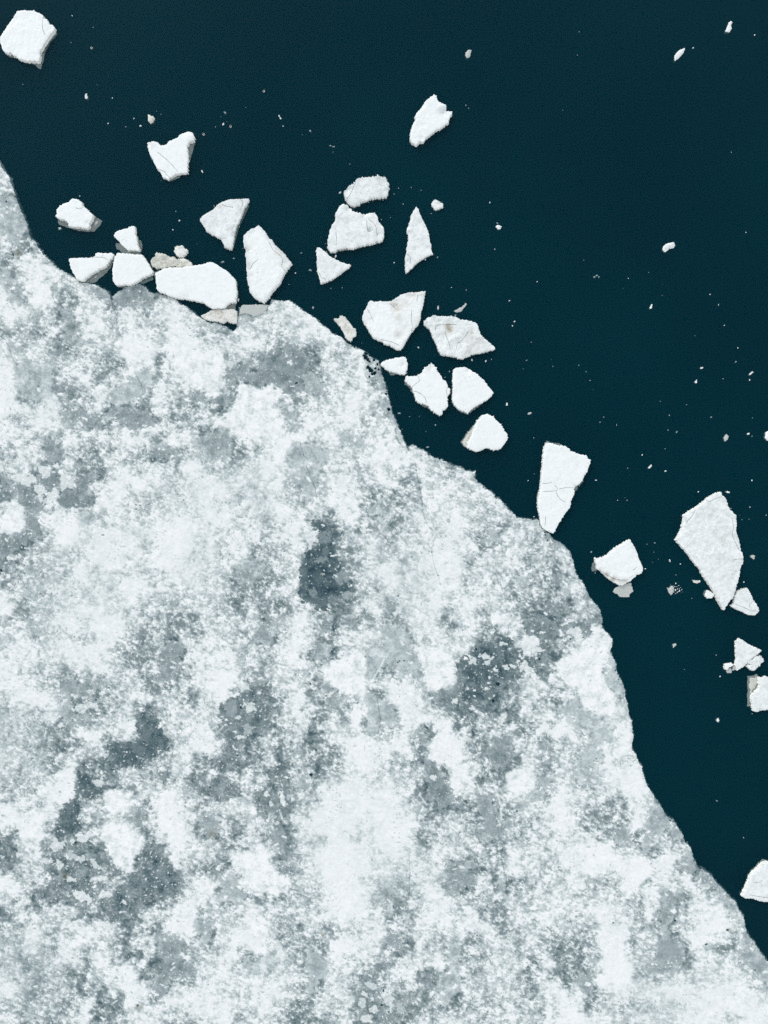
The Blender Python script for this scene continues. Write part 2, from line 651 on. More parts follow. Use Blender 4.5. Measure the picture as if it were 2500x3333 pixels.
# snow cover noted cell by cell (0 bare dark ice .. 9 deep white snow), 50 units a cell; (first column, first row): rows
COVER = {
    (0, 10): ["8.........", "7.........", "6.........", "55........", "65........", "755.......", "6566......", "57877.....",
              "768767.43.", "8698577434"],
    (0, 20): ["8767477785", "5657468687", "7675467688", "8676776488", "8555785676", "8544568766", "9878568445", "7687664643",
              "8766876788", "6773755766"],
    (10, 20): ["787..45777", "6876577777", "7887778657", "5898766433", "6798633343", "8667658755", "7656378765", "7567888867",
               "6874468898", "3575556785"],
    (20, 20): ["8.........", "88........", "6767......", "47685.....", "47785.....", "677774....", "778765....", "878777....",
               "7856786...", "57778887.."],
    (0, 30): ["7765754767", "4645647888", "5456348876", "7668666777", "7657978876", "3467778887", "4566678877", "5666687777",
              "7667777788", "8566788776"],
    (10, 30): ["7597667876", "7678866785", "6778776776", "7778877687", "8987777688", "8987787668", "8877774676", "7877654567",
               "7677755686", "6677646557"],
    (20, 30): ["5776876865", "5786785678", "7887556687", "6786557778", "5365646778", "5367767788", "2256766788", "1257786788",
               "2236577787", "6447857786"],
    (30, 30): ["7.........", "67........", "778.......", "76776.....", "7657764...", "75676655..", "67786667..", "67676547..",
               "777566576.", "867655366."],
    (0, 40): ["6667878876", "7766768865", "7877888655", "8767678756", "8876455675", "7887554677", "6767455674", "6665577793",
              "6654578433", "7665764324"],
    (10, 40): ["6557767568", "6467765478", "6387786689", "5487876677", "5678975577", "6757854478", "6777624378", "4778523367",
               "3688644756", "6774435636"],
    (20, 40): ["7355656865", "7568755776", "5476655878", "6798456588", "5679788686", "7468488743", "5669558875", "4777668488",
               "4689788589", "5579866489"],
    (30, 40): ["86873246556", "74468446796", "73237367886", "23345379866", "33257868965", "33467556896", "45437765687", "46765887668",
               "75367567678", "76347676588"],
    (0, 50): ["6676945466", "6668934767", "8778567884", "8987256765", "4785457785", "4684433693", "5674434583", "8676446632",
              "7643368443", "4867754237"],
    (10, 50): ["5746467436", "7764356456", "9966777346", "9874567747", "7974557537", "4877677857", "3865589756", "3478567867",
               "4688655656", "7886778767"],
    (20, 50): ["4677777648", "6988787528", "6989987635", "8897898567", "6976899567", "7998787678", "7998777874", "7897666774",
               "6898655786", "7788655887"],
    (30, 50): ["8548857658", "7667758777", "4565788765", "6546679756", "6466677775", "6658777899", "3568767888", "4845677766",
               "6667677777", "8557787788"],
    (40, 48): ["88........", "78........", "88........", "897.......", "5865......", "6855......", "45765.....", "76587.....",
               "898845....", "7967865...", "76845875..", "767467877.", "8665689765", "9674596585", "9755477765", "9657677875",
               "8778878887", "6667788888", "6776888788"],
    (0, 60): ["6586688746", "6675876657", "6557758647", "7656547795", "8656655788", "6666584477", "7565784578"],
    (10, 60): ["5984779765", "4476789756", "3567866566", "3457877686", "4788778876", "7878876865", "6657867764"],
    (20, 60): ["7577866777", "5698754765", "4787667785", "4775578556", "5773565655", "6774364465", "5674345778"],
    (30, 60): ["8865767668", "5676765568", "6677575569", "6676575459", "7676578747", "6667669857", "7677768987"],
}
# bare pools and plates with a shape of their own: (x0, y0, scale, tone, grain, outline)
POOLS = [
    (1000, 1500, 3.318, .17, .05, [(16, 647), (182, 630), (259, 747), (398, 790), (305, 846), (325, 995), (358, 1128), (398, 1261), (488, 1327), (508, 1410), (474, 1493), (365, 1450), (226, 1500), (249, 1609), (133, 1632), (50, 1543), (-66, 1553), (-90, 1410), (-66, 1194), (-50, 1062), (0, 946), (133, 896), (116, 780)]),
    (1500, 2000, 3.318, .24, .07, [(110, 390), (190, 300), (330, 290), (450, 240), (590, 240), (560, 340), (640, 380), (700, 450), (780, 400), (800, 520), (840, 640), (830, 680), (700, 560), (610, 520), (590, 560), (650, 690), (500, 720), (440, 780), (370, 820), (330, 880), (300, 960), (180, 960), (90, 1030), (60, 1100), (-20, 1150), (-40, 700), (-60, 520)]),
    (1500, 2000, 3.318, .29, .07, [(700, 30), (850, 10), (980, 50), (1190, 60), (1330, 80), (1480, 20), (1520, 110), (1440, 120), (1400, 240), (1310, 230), (1290, 150), (1190, 150), (1060, 200), (1000, 290), (930, 380), (930, 480), (880, 560), (800, 520), (780, 400), (870, 350), (860, 280), (770, 240), (670, 190)]),
    (1500, 2000, 3.318, .36, .05, [(290, 1330), (460, 1310), (550, 1340), (570, 1440), (630, 1500), (540, 1600), (440, 1659), (300, 1640), (290, 1520), (310, 1400)]),
    (1500, 2000, 3.318, .42, .06, [(850, 1380), (1050, 1380), (1000, 1460), (980, 1500), (1000, 1600), (940, 1600), (930, 1500), (850, 1480)]),
    (1500, 2000, 3.318, .62, .04, [(1050, 1010), (1210, 920), (1300, 960), (1320, 1030), (1410, 1040), (1480, 1090), (1659, 1090), (1659, 1400), (1530, 1400), (1520, 1500), (1420, 1659), (1230, 1640), (1280, 1500), (1400, 1350), (1440, 1250), (1340, 1230), (1260, 1240), (1150, 1180), (1110, 1100)]),
    (1900, 2080, 2.8, .64, .05, [(230, 110), (270, 170), (300, 290), (380, 470), (330, 510), (270, 480), (210, 400), (150, 340), (190, 310), (170, 260), (220, 220)]),
    (1900, 2080, 2.8, .68, .04, [(400, 580), (410, 700), (340, 760), (250, 830), (0, 830), (0, 650), (200, 700), (290, 660), (300, 600)]),
    (0, 2000, 3.318, .21, .06, [(1480, 1090), (1600, 1060), (1680, 1080), (1719, 1150), (1759, 1240), (1789, 1330), (1849, 1370), (1839, 1470), (1739, 1500), (1659, 1560), (1560, 1600), (1500, 1640), (1350, 1659), (1200, 1600), (1060, 1590), (1160, 1530), (1150, 1480), (1190, 1400), (1240, 1370), (1330, 1400), (1380, 1360), (1450, 1410), (1480, 1320), (1490, 1200)]),
    (0, 2000, 3.318, .42, .06, [(650, 700), (780, 650), (860, 760), (960, 700), (1180, 760), (1000, 840), (960, 830), (1000, 900), (1110, 920), (1100, 960), (980, 1010), (890, 920), (830, 860), (780, 900), (790, 1000), (830, 1080), (960, 1070), (1020, 1100), (900, 1200), (740, 1200), (660, 1090), (690, 900)]),
    (0, 2500, 3.318, .20, .06, [(830, 70), (900, 40), (1000, 60), (1000, 130), (1100, 200), (1200, 190), (1340, 210), (1300, 240), (1180, 230), (1090, 270), (990, 320), (870, 280), (870, 450), (850, 560), (840, 640), (720, 730), (600, 740), (570, 690), (640, 560), (680, 460), (700, 380), (830, 290)]),
    (0, 2500, 3.318, .31, .12, [(450, 790), (540, 790), (550, 880), (640, 900), (720, 860), (740, 700), (830, 760), (960, 820), (960, 900), (1100, 900), (1210, 1000), (1210, 1120), (1160, 1160), (1000, 1200), (1160, 1230), (1160, 1290), (1080, 1320), (1100, 1400), (1000, 1480), (980, 1550), (860, 1520), (780, 1500), (720, 1440), (650, 1440), (560, 1480), (520, 1430), (400, 1430), (360, 1300), (480, 1260), (520, 1180), (480, 1050), (440, 950)]),
    (0, 2500, 3.318, .25, .10, [(1380, 1140), (1480, 1110), (1500, 1000), (1530, 870), (1659, 780), (1759, 840), (1809, 1060), (1959, 1150), (1999, 1300), (1909, 1400), (1689, 1400), (1659, 1450), (1560, 1440), (1480, 1550), (1470, 1620), (1250, 1659), (1180, 1580), (1100, 1500), (1120, 1400), (1200, 1420), (1220, 1290), (1330, 1270), (1420, 1300), (1400, 1200)]),
    (0, 2500, 3.318, .42, .04, [(1400, 400), (1580, 400), (1610, 470), (1540, 560), (1540, 620), (1480, 640), (1390, 580), (1310, 520), (1400, 470)]),
    (500, 2000, 3.318, .28, .08, [(700, 1090), (710, 960), (790, 930), (790, 890), (920, 880), (1000, 770), (960, 690), (1050, 700), (1130, 720), (1240, 690), (1240, 780), (1200, 900), (1260, 960), (1340, 1080), (1270, 1110), (1260, 1200), (1340, 1290), (1230, 1300), (1100, 1290), (1000, 1330), (950, 1440), (960, 1560), (1000, 1659), (700, 1659), (680, 1580), (800, 1550), (800, 1470), (770, 1350), (740, 1250), (740, 1130)]),
    (500, 2000, 3.318, .38, .05, [(190, 270), (330, 290), (320, 380), (300, 480), (300, 570), (240, 640), (130, 760), (0, 740), (0, 620), (70, 590), (70, 430), (130, 360)]),
    (500, 2000, 3.318, .50, .07, [(1040, 160), (1190, 120), (1190, 0), (1430, 0), (1380, 150), (1300, 250), (1290, 350), (1100, 320), (1010, 340), (1060, 250)]),
    (500, 2000, 3.318, .42, .09, [(940, 350), (1050, 330), (1030, 400), (1010, 480), (980, 560), (900, 540), (890, 440)]),
    (500, 1000, 3.318, .34, .05, [(1280, 450), (1340, 480), (1450, 400), (1520, 390), (1590, 450), (1659, 540), (1699, 620), (1789, 740), (1859, 960), (1680, 920), (1600, 900), (1500, 970), (1400, 940), (1390, 860), (1240, 830), (1120, 890), (1060, 830), (1030, 800), (1000, 700), (1120, 720), (1150, 620), (1200, 560)]),
    (500, 1000, 3.318, .37, .05, [(760, 500), (830, 500), (860, 600), (990, 620), (1040, 700), (1100, 710), (1060, 830), (960, 790), (880, 760), (920, 830), (890, 930), (880, 990), (820, 1090), (760, 1090), (680, 1050), (620, 990), (500, 1040), (410, 1040), (410, 950), (520, 910), (620, 960), (690, 930), (770, 970), (780, 800), (740, 740), (790, 660)]),
    (500, 1000, 3.318, .50, .06, [(430, 1470), (500, 1400), (600, 1340), (680, 1350), (770, 1300), (840, 1370), (850, 1500), (840, 1659), (540, 1659), (530, 1560), (440, 1560)]),
    (500, 1000, 3.318, .40, .05, [(0, 1490), (170, 1500), (300, 1560), (360, 1640), (300, 1659), (120, 1659), (0, 1600)]),
    (500, 1000, 3.318, .53, .05, [(1370, 1050), (1500, 1040), (1640, 1110), (1620, 1190), (1560, 1250), (1420, 1210)]),
    (0, 0, 1, .60, .06, [(934, 1470), (952, 1440), (975, 1431), (1000, 1450), (1060, 1470), (1075, 1500), (1040, 1530), (1032, 1600), (1033, 1618), (1000, 1622), (985, 1600), (950, 1560), (935, 1500)]),
    (500, 1000, 3.318, .50, .04, [(480, 100), (540, 140), (700, 190), (780, 230), (840, 262), (640, 262), (560, 240)]),
    (500, 1000, 3.318, .48, .03, [(890, 250), (910, 160), (930, 60), (1000, 60), (1080, 100), (1130, 80), (1180, 40), (1230, 0), (1210, 110), (1120, 140), (1000, 170), (930, 230)]),
    (0, 1000, 3.318, .38, .06, [(560, 0), (640, 50), (660, 110), (740, 180), (720, 270), (690, 300), (680, 350), (780, 410), (850, 380), (800, 300), (880, 270), (860, 190), (790, 130), (770, 40), (640, 0)]),
    (0, 1000, 3.318, .45, .07, [(330, 150), (370, 60), (430, 50), (480, 130), (540, 180), (400, 220), (330, 190)]),
    (0, 1000, 3.318, .58, .08, [(80, 400), (200, 380), (350, 600), (560, 640), (570, 780), (570, 960), (480, 1000), (350, 1000), (250, 990), (220, 880), (170, 850), (150, 700)]),
    (0, 1000, 3.318, .38, .06, [(640, 1100), (760, 1130), (900, 1100), (960, 1180), (1080, 1200), (1150, 1120), (1280, 1060), (1400, 1100), (1560, 1130), (1659, 1110), (1659, 1290), (1500, 1330), (1390, 1300), (1330, 1240), (1130, 1200), (1110, 1300), (1020, 1350), (930, 1260), (870, 1220), (770, 1280), (660, 1230)]),
    (0, 1000, 3.318, .36, .05, [(500, 1410), (560, 1430), (640, 1520), (700, 1580), (740, 1650), (500, 1659), (480, 1560)]),
    (0, 1000, 3.318, .60, .05, [(1480, 700), (1560, 640), (1659, 650), (1659, 850), (1570, 900), (1480, 1030), (1300, 1080), (1180, 1040), (1170, 920), (1290, 850), (1380, 760)]),
    (0, 1500, 3.318, .33, .06, [(0, 190), (110, 200), (120, 270), (60, 290), (180, 240), (330, 265), (400, 210), (390, 140), (480, 180), (560, 150), (590, 90), (650, 60), (640, 170), (660, 260), (760, 330), (800, 280), (810, 190), (1000, 150), (1040, 230), (1000, 250), (920, 290), (1000, 340), (920, 400), (850, 440), (740, 540), (660, 470), (620, 400), (660, 340), (600, 310), (500, 330), (450, 250), (410, 250), (350, 280), (370, 380), (430, 440), (500, 520), (400, 560), (440, 700), (380, 800), (200, 960), (60, 1050), (0, 1060), (0, 790), (100, 790), (280, 740), (300, 580), (250, 470), (190, 410), (60, 420), (30, 300)]),
    (0, 1500, 3.318, .60, .06, [(860, 560), (950, 500), (1050, 620), (1040, 720), (900, 680)]),
    (0, 1500, 3.318, .70, .03, [(1400, 700), (1560, 650), (1659, 800), (1640, 980), (1520, 950), (1440, 800)]),
    (0, 1500, 3.318, .74, .04, [(900, 1230), (1060, 1130), (1230, 1150), (1240, 1300), (1260, 1500), (1100, 1600), (820, 1560), (820, 1420), (980, 1330)]),
    (500, 1500, 3.318, .72, .04, [(840, 150), (950, 130), (1150, 60), (1180, 240), (1280, 330), (1300, 600), (1180, 660), (1000, 500), (870, 480), (830, 400), (900, 330), (750, 330), (760, 250)]),
    (500, 1500, 3.318, .74, .04, [(400, 960), (540, 760), (620, 700), (730, 930), (690, 1060), (560, 1180), (350, 1130)]),
    (500, 1500, 3.318, .50, .08, [(1050, 1030), (1170, 1040), (1180, 1130), (1240, 1080), (1300, 1150), (1200, 1240), (1130, 1250), (1090, 1350), (1030, 1440), (960, 1430), (920, 1330), (860, 1200), (900, 1130)]),
    (1000, 1500, 3.318, .52, .10, [(600, 500), (740, 470), (830, 360), (880, 360), (900, 480), (980, 470), (960, 600), (880, 700), (930, 760), (860, 820), (780, 780), (700, 850), (690, 700), (790, 600), (640, 550)]),
    (1000, 1500, 3.318, .70, .05, [(1000, 1200), (1160, 1080), (1200, 1180), (1200, 1380), (1100, 1450), (1000, 1300)]),
    (1000, 2000, 3.318, .60, .05, [(720, 140), (850, 120), (950, 100), (1100, 200), (1150, 330), (1200, 480), (1240, 560), (1250, 680), (1270, 830), (1320, 960), (1290, 1000), (1210, 740), (1180, 680), (1000, 680), (960, 570), (840, 560), (760, 620), (700, 740), (620, 680), (640, 560), (620, 400), (540, 290), (560, 270), (650, 360), (740, 300), (830, 340), (840, 200), (740, 200)]),
    (1000, 2000, 3.318, .57, .05, [(630, 820), (700, 830), (760, 900), (880, 930), (950, 1020), (990, 1170), (880, 1210), (800, 1250), (740, 1310), (640, 1270), (640, 1010), (600, 930)]),
    (1000, 2000, 3.318, .43, .05, [(200, 730), (350, 830), (390, 900), (340, 1000), (270, 1000), (190, 930), (240, 850), (110, 770)]),
    (1000, 2000, 3.318, .30, .06, [(1320, 960), (1360, 850), (1480, 820), (1560, 790), (1620, 720), (1620, 580), (1680, 560), (1680, 980), (1540, 1000), (1400, 950)]),
    (1000, 2000, 3.318, .40, .05, [(1130, 1260), (1240, 1220), (1290, 1300), (1290, 1420), (1240, 1420), (1200, 1350), (1120, 1310)]),
    (1000, 2500, 3.318, .35, .05, [(1250, -120), (1380, -60), (1430, 0), (1450, 130), (1560, 200), (1570, 300), (1659, 300), (1659, 440), (1560, 400), (1430, 450), (1400, 380), (1280, 340), (1280, 240), (1310, 160), (1240, 0)]),
    (1000, 2000, 3.318, .38, .10, [(70, 150), (120, 0), (300, 20), (250, 130), (280, 230), (180, 220)]),
    (1000, 2000, 3.318, .38, .10, [(430, 0), (560, 10), (560, 130), (480, 150), (430, 100)]),
    (1000, 2000, 3.318, .45, .08, [(20, 480), (110, 310), (240, 300), (260, 400), (180, 480), (60, 490)]),
    (1000, 2500, 3.318, .52, .10, [(800, 1270), (940, 1160), (1110, 1200), (1200, 1230), (1210, 1350), (1000, 1330), (930, 1480), (920, 1620), (870, 1620), (780, 1480), (720, 1370)]),
    (1000, 2500, 3.318, .42, .07, [(1450, 980), (1560, 1020), (1659, 980), (1809, 980), (1859, 1030), (1739, 1120), (1719, 1240), (1659, 1350), (1560, 1400), (1450, 1300), (1420, 1200), (1490, 1160)]),
    (1000, 2833, 3.318, .36, .10, [(640, 1070), (720, 1060), (760, 1180), (830, 1300), (900, 1340), (1060, 1300), (1120, 1400), (1280, 1450), (1280, 1540), (1060, 1560), (960, 1640), (720, 1659), (560, 1600), (540, 1500), (490, 1450), (540, 1280), (540, 1160)]),
    (1000, 2833, 3.318, .42, .05, [(840, 700), (900, 690), (1020, 740), (1040, 830), (1100, 860), (980, 880), (930, 830), (820, 780)]),
    (1000, 2833, 3.318, .55, .05, [(0, 870), (120, 860), (200, 960), (290, 980), (230, 1100), (240, 1200), (130, 1180), (60, 1350), (0, 1400)]),
    (1000, 2833, 3.318, .58, .08, [(1520, 740), (1659, 700), (1659, 1300), (1540, 1400), (1500, 1540), (1420, 1300), (1400, 1200), (1520, 1100)]),
    (500, 2833, 3.318, .40, .05, [(30, 620), (100, 640), (130, 690), (270, 670), (300, 740), (440, 800), (450, 870), (310, 850), (300, 960), (360, 1000), (460, 1030), (490, 1080), (430, 1140), (340, 1150), (300, 1200), (180, 1170), (160, 1300), (100, 1390), (10, 1330), (0, 1170), (100, 1070), (110, 980), (50, 930), (60, 800), (20, 720)]),
    (500, 2833, 3.318, .52, .05, [(430, 520), (600, 500), (660, 550), (640, 650), (600, 770), (500, 780), (540, 690), (460, 640)]),
    (500, 2833, 3.318, .58, .04, [(700, 20), (860, 50), (920, 90), (950, 160), (1010, 270), (960, 350), (860, 340), (660, 330), (700, 250), (740, 200), (680, 120)]),
    (500, 2833, 3.318, .66, .05, [(1280, 850), (1380, 800), (1500, 900), (1530, 1000), (1400, 1050), (1250, 1090), (1150, 1150), (1050, 1090), (1100, 950)]),
    (500, 2500, 3.318, .45, .05, [(560, 460), (650, 450), (720, 580), (740, 720), (660, 700), (700, 800), (600, 830), (560, 700), (480, 590), (500, 520)]),
    (500, 2500, 3.318, .30, .09, [(1100, 240), (1260, 220), (1340, 300), (1370, 420), (1400, 560), (1330, 600), (1280, 560), (1120, 530), (1110, 400), (1050, 300)]),
    (500, 2500, 3.318, .30, .09, [(1260, 0), (1380, 20), (1500, 60), (1480, 160), (1320, 190), (1270, 130)]),
    (500, 2500, 3.318, .36, .06, [(1330, 640), (1420, 680), (1440, 800), (1380, 870), (1280, 850), (1260, 760)]),
    (500, 2500, 3.318, .32, .09, [(700, 80), (800, 60), (830, 180), (940, 240), (800, 330), (700, 370), (640, 320), (700, 230)]),
    (500, 2500, 3.318, .38, .09, [(1480, 900), (1620, 940), (1560, 1060), (1500, 1180), (1430, 1160), (1370, 1100), (1460, 1060)]),
    (1500, 2500, 3.318, .43, .05, [(150, 230), (330, 290), (350, 400), (430, 480), (440, 560), (540, 570), (560, 680), (470, 720), (390, 770), (280, 800), (160, 730), (180, 640), (250, 560), (190, 450), (160, 350)]),
    (1500, 2500, 3.318, .52, .04, [(830, 80), (870, 100), (900, 60), (1020, 130), (960, 180), (930, 260), (850, 340), (740, 370), (700, 460), (620, 480), (575, 440), (590, 360), (700, 300), (780, 230)]),
    (1500, 2500, 3.318, .60, .04, [(1230, 0), (1580, 0), (1560, 200), (1380, 190), (1240, 150), (1210, 60)]),
    (1500, 2500, 3.318, .45, .05, [(390, 1170), (480, 1150), (500, 1330), (440, 1360), (400, 1280)]),
    (1500, 2833, 3.318, .50, .04, [(1220, 1180), (1300, 1100), (1420, 1100), (1440, 1230), (1430, 1370), (1330, 1310), (1240, 1240)]),
    (2000, 2833, 3.318, .43, .04, [(470, 180), (600, 200), (720, 250), (620, 400), (660, 500), (560, 600), (600, 700), (690, 780), (770, 840), (740, 1000), (700, 1080), (560, 1110), (400, 1150), (340, 1120), (310, 1000), (440, 940), (440, 840), (490, 720), (500, 560), (480, 400), (470, 300)]),
    (2000, 2833, 3.318, .42, .05, [(890, 60), (960, 10), (1050, 60), (1200, 250), (1330, 370), (1300, 440), (1200, 410), (1120, 330), (1110, 200), (1010, 150), (960, 210), (900, 130)]),
    (2000, 2833, 3.318, .46, .04, [(1380, 650), (1430, 640), (1500, 750), (1670, 970), (1670, 1180), (1540, 1180), (1500, 1050), (1380, 980), (1330, 900), (1340, 820)]),
    (2000, 2833, 3.318, .45, .06, [(980, 760), (1040, 750), (1130, 800), (1050, 860), (1000, 870), (950, 840)]),
    (2000, 2400, 3.318, .46, .05, [(370, 790), (440, 700), (560, 850), (740, 1050), (740, 1100), (620, 1110), (600, 980), (530, 930), (490, 1050), (410, 1070), (400, 1160), (330, 1280), (300, 1240), (290, 1050), (230, 970), (330, 970)]),
    (2000, 2400, 3.318, .43, .05, [(0, 1000), (120, 980), (160, 1060), (180, 1180), (80, 1190), (0, 1120)]),
    (2000, 2400, 3.318, .46, .04, [(730, 1270), (810, 1230), (870, 1360), (910, 1420), (820, 1470), (700, 1440), (710, 1350)]),
    (0, 500, 3.318, .52, .05, [(0, 480), (100, 460), (160, 500), (300, 780), (250, 900), (200, 1000), (80, 930), (0, 850)]),
    (0, 500, 3.318, .50, .07, [(0, 1200), (100, 1240), (170, 1440), (230, 1400), (260, 1560), (250, 1640), (110, 1640), (60, 1480), (0, 1420)]),
    (0, 500, 3.318, .38, .05, [(1220, 1550), (1380, 1440), (1500, 1390), (1680, 1510), (1659, 1659), (1240, 1659)]),
    (0, 500, 3.318, .40, .05, [(570, 1420), (720, 1300), (760, 1330), (640, 1400), (640, 1520), (600, 1600), (550, 1560)]),
    (0, 500, 3.318, .40, .05, [(1000, 1420), (1160, 1490), (1220, 1620), (1000, 1560), (960, 1500)]),
    (1500, 1500, 3.318, .34, .04, [(960, 1220), (1050, 1210), (1085, 1240), (1080, 1310), (1020, 1400), (990, 1380), (990, 1300)]),
    (1500, 1500, 3.318, .34, .05, [(950, 1600), (1040, 1520), (1130, 1560), (1200, 1600), (1210, 1659), (950, 1659)]),
    (1500, 1500, 3.318, .36, .06, [(830, 710), (960, 790), (1000, 850), (1130, 930), (1090, 990), (1040, 930), (1010, 970), (930, 860), (900, 800)]),
    (1500, 1500, 3.318, .42, .04, [(640, 615), (850, 632), (800, 670), (720, 665), (660, 690)]),
    (1500, 1500, 3.318, .44, .04, [(1370, 1480), (1510, 1630), (1440, 1650), (1380, 1570)]),
    (1500, 1500, 3.318, .62, .05, [(330, 730), (400, 730), (440, 830), (460, 890), (330, 880), (200, 900), (170, 860), (260, 820)]),
    (1500, 1500, 3.318, .45, .05, [(560, 1280), (680, 1250), (720, 1380), (640, 1400)]),
    (1000, 1000, 3.318, .46, .06, [(590, 480), (720, 550), (790, 620), (820, 760), (850, 830), (700, 800), (640, 720), (600, 600)]),
    (1000, 1000, 3.318, .46, .06, [(850, 880), (880, 950), (910, 1080), (960, 1200), (1060, 1480), (1040, 1500), (960, 1370), (940, 1260), (850, 1130), (780, 1080), (800, 1000), (830, 920)]),
    (1000, 1000, 3.318, .47, .05, [(0, 680), (100, 740), (180, 880), (60, 940), (0, 900), (-60, 760)]),
    (1000, 1000, 3.318, .60, .05, [(340, 1350), (520, 1370), (690, 1480), (620, 1530), (440, 1510), (320, 1430)]),
    (1000, 1000, 3.318, .60, .06, [(0, 1500), (120, 1500), (250, 1560), (240, 1659), (0, 1659)]),
    # bright plates
    (500, 1000, 3.318, .93, .05, [(880, 760), (940, 790), (1060, 860), (1120, 900), (1250, 830), (1380, 900), (1420, 1000), (1300, 1050), (1380, 1120), (1420, 1250), (1400, 1500), (1300, 1480), (1150, 1500), (1050, 1380), (900, 1400), (840, 1330), (780, 1260), (840, 1100), (890, 990), (920, 860)]),
    (500, 1000, 3.318, .93, .04, [(200, 520), (330, 480), (480, 560), (700, 560), (780, 640), (740, 780), (780, 900), (620, 950), (450, 850), (300, 760), (210, 640)]),
    (1000, 2000, 3.318, .95, .05, [(200, 500), (420, 480), (500, 350), (600, 370), (630, 500), (640, 800), (500, 900), (380, 830), (200, 720), (180, 580)]),
    (1000, 2000, 3.318, .95, .05, [(1180, 380), (1300, 340), (1560, 430), (1620, 600), (1560, 790), (1330, 840), (1260, 680), (1220, 520)]),
    (1500, 2000, 3.318, .95, .05, [(1000, 560), (1200, 380), (1450, 200), (1600, 220), (1600, 420), (1500, 620), (1659, 850), (1620, 1080), (1330, 1000), (1250, 800), (1100, 700)]),
    (500, 2500, 3.318, .96, .05, [(890, 930), (1060, 880), (1260, 880), (1240, 1060), (1400, 1140), (1480, 1230), (1430, 1370), (1150, 1330), (950, 1270), (930, 1130), (980, 1040)]),
    (0, 2500, 3.318, .95, .05, [(1080, 640), (1200, 560), (1380, 580), (1520, 740), (1520, 900), (1380, 1140), (1260, 1060), (1180, 900), (1100, 760)]),
    (0, 2500, 3.318, .94, .05, [(1100, 260), (1240, 220), (1440, 240), (1380, 460), (1240, 500), (1110, 380)]),
    (0, 1500, 3.318, .93, .05, [(30, 440), (180, 410), (280, 500), (300, 600), (270, 760), (100, 790), (0, 700), (0, 620), (60, 540)]),
    (1500, 2500, 3.318, .95, .04, [(480, 60), (700, 0), (820, 60), (760, 230), (620, 320), (520, 230)]),
    (500, 2833, 3.318, .95, .04, [(1010, 520), (1180, 500), (1190, 740), (1060, 740)]),
]
CRACKS = [(1000, 2000, 3.318, [(1610, 370), (1580, 440), (1600, 520), (1650, 640), (1659, 800)]),
          (1500, 2000, 3.318, [(0, 780), (20, 870), (40, 1020), (70, 1110), (130, 1270), (165, 1400), (200, 1500), (240, 1640), (290, 1740), (340, 1830)]),
          (1500, 2500, 3.318, [(330, 300), (350, 430), (400, 620), (415, 740), (475, 810), (435, 920), (450, 1040), (480, 1150), (500, 1350), (550, 1560)]),
          (0, 1000, 3.318, [(1460, 700), (1500, 790), (1570, 890), (1590, 1050), (1659, 1180)]),
          (1000, 1500, 3.318, [(0, 60), (40, 200), (90, 290), (105, 410)]),
          (1000, 1500, 3.318, [(1170, 20), (1200, 220), (1230, 350), (1245, 540), (1300, 700), (1390, 800), (1340, 980), (1390, 1180), (1450, 1340)]),
          (1000, 1000, 3.318, [(840, 1130), (870, 1190), (960, 1330), (960, 1400), (1010, 1480)]),
          (1000, 2000, 3.318, [(760, 910), (770, 1000), (800, 1120), (770, 1260)]),
          (500, 1000, 3.318, [(1580, 1430), (1600, 1520), (1620, 1600), (1659, 1640)]),
          (0, 1000, 3.318, [(0, 300), (100, 410), (130, 540), (200, 640)]),
          (0, 500, 3.318, [(1205, 1590), (1230, 1659), (1260, 1760), (1270, 1860)]),
          (500, 2500, 3.318, [(640, 800), (670, 900), (690, 1010), (620, 1090), (500, 1170)]),
          (1000, 2500, 3.318, [(1110, 1000), (1105, 1200), (1100, 1420)])]
RIDGES = [(1000, 2000, 3.318, 9, [(830, 480), (790, 570), (720, 680), (680, 780)]), (1000, 1500, 3.318, 5, [(1020, 990), (950, 1050), (840, 1110)]),
          (1500, 2500, 3.318, 8, [(370, 180), (390, 280), (430, 390), (440, 550)]), (500, 2500, 3.318, 7, [(1370, 480), (1400, 560), (1450, 600)]),
          (1500, 2500, 3.318, 6, [(840, 1040), (830, 1180), (840, 1290), (820, 1350)]), (500, 2500, 3.318, 6, [(690, 1010), (600, 1090)]),
          (1500, 2500, 3.318, 5, [(820, 240), (750, 300), (730, 350)]), (0, 1500, 3.318, 6, [(1460, 1410), (1380, 1500), (1320, 1600)]),
          (1500, 2000, 3.318, 12, [(1180, 800), (1150, 900), (1110, 980)]), (1500, 2000, 3.318, 10, [(490, 1080), (440, 1170)])]
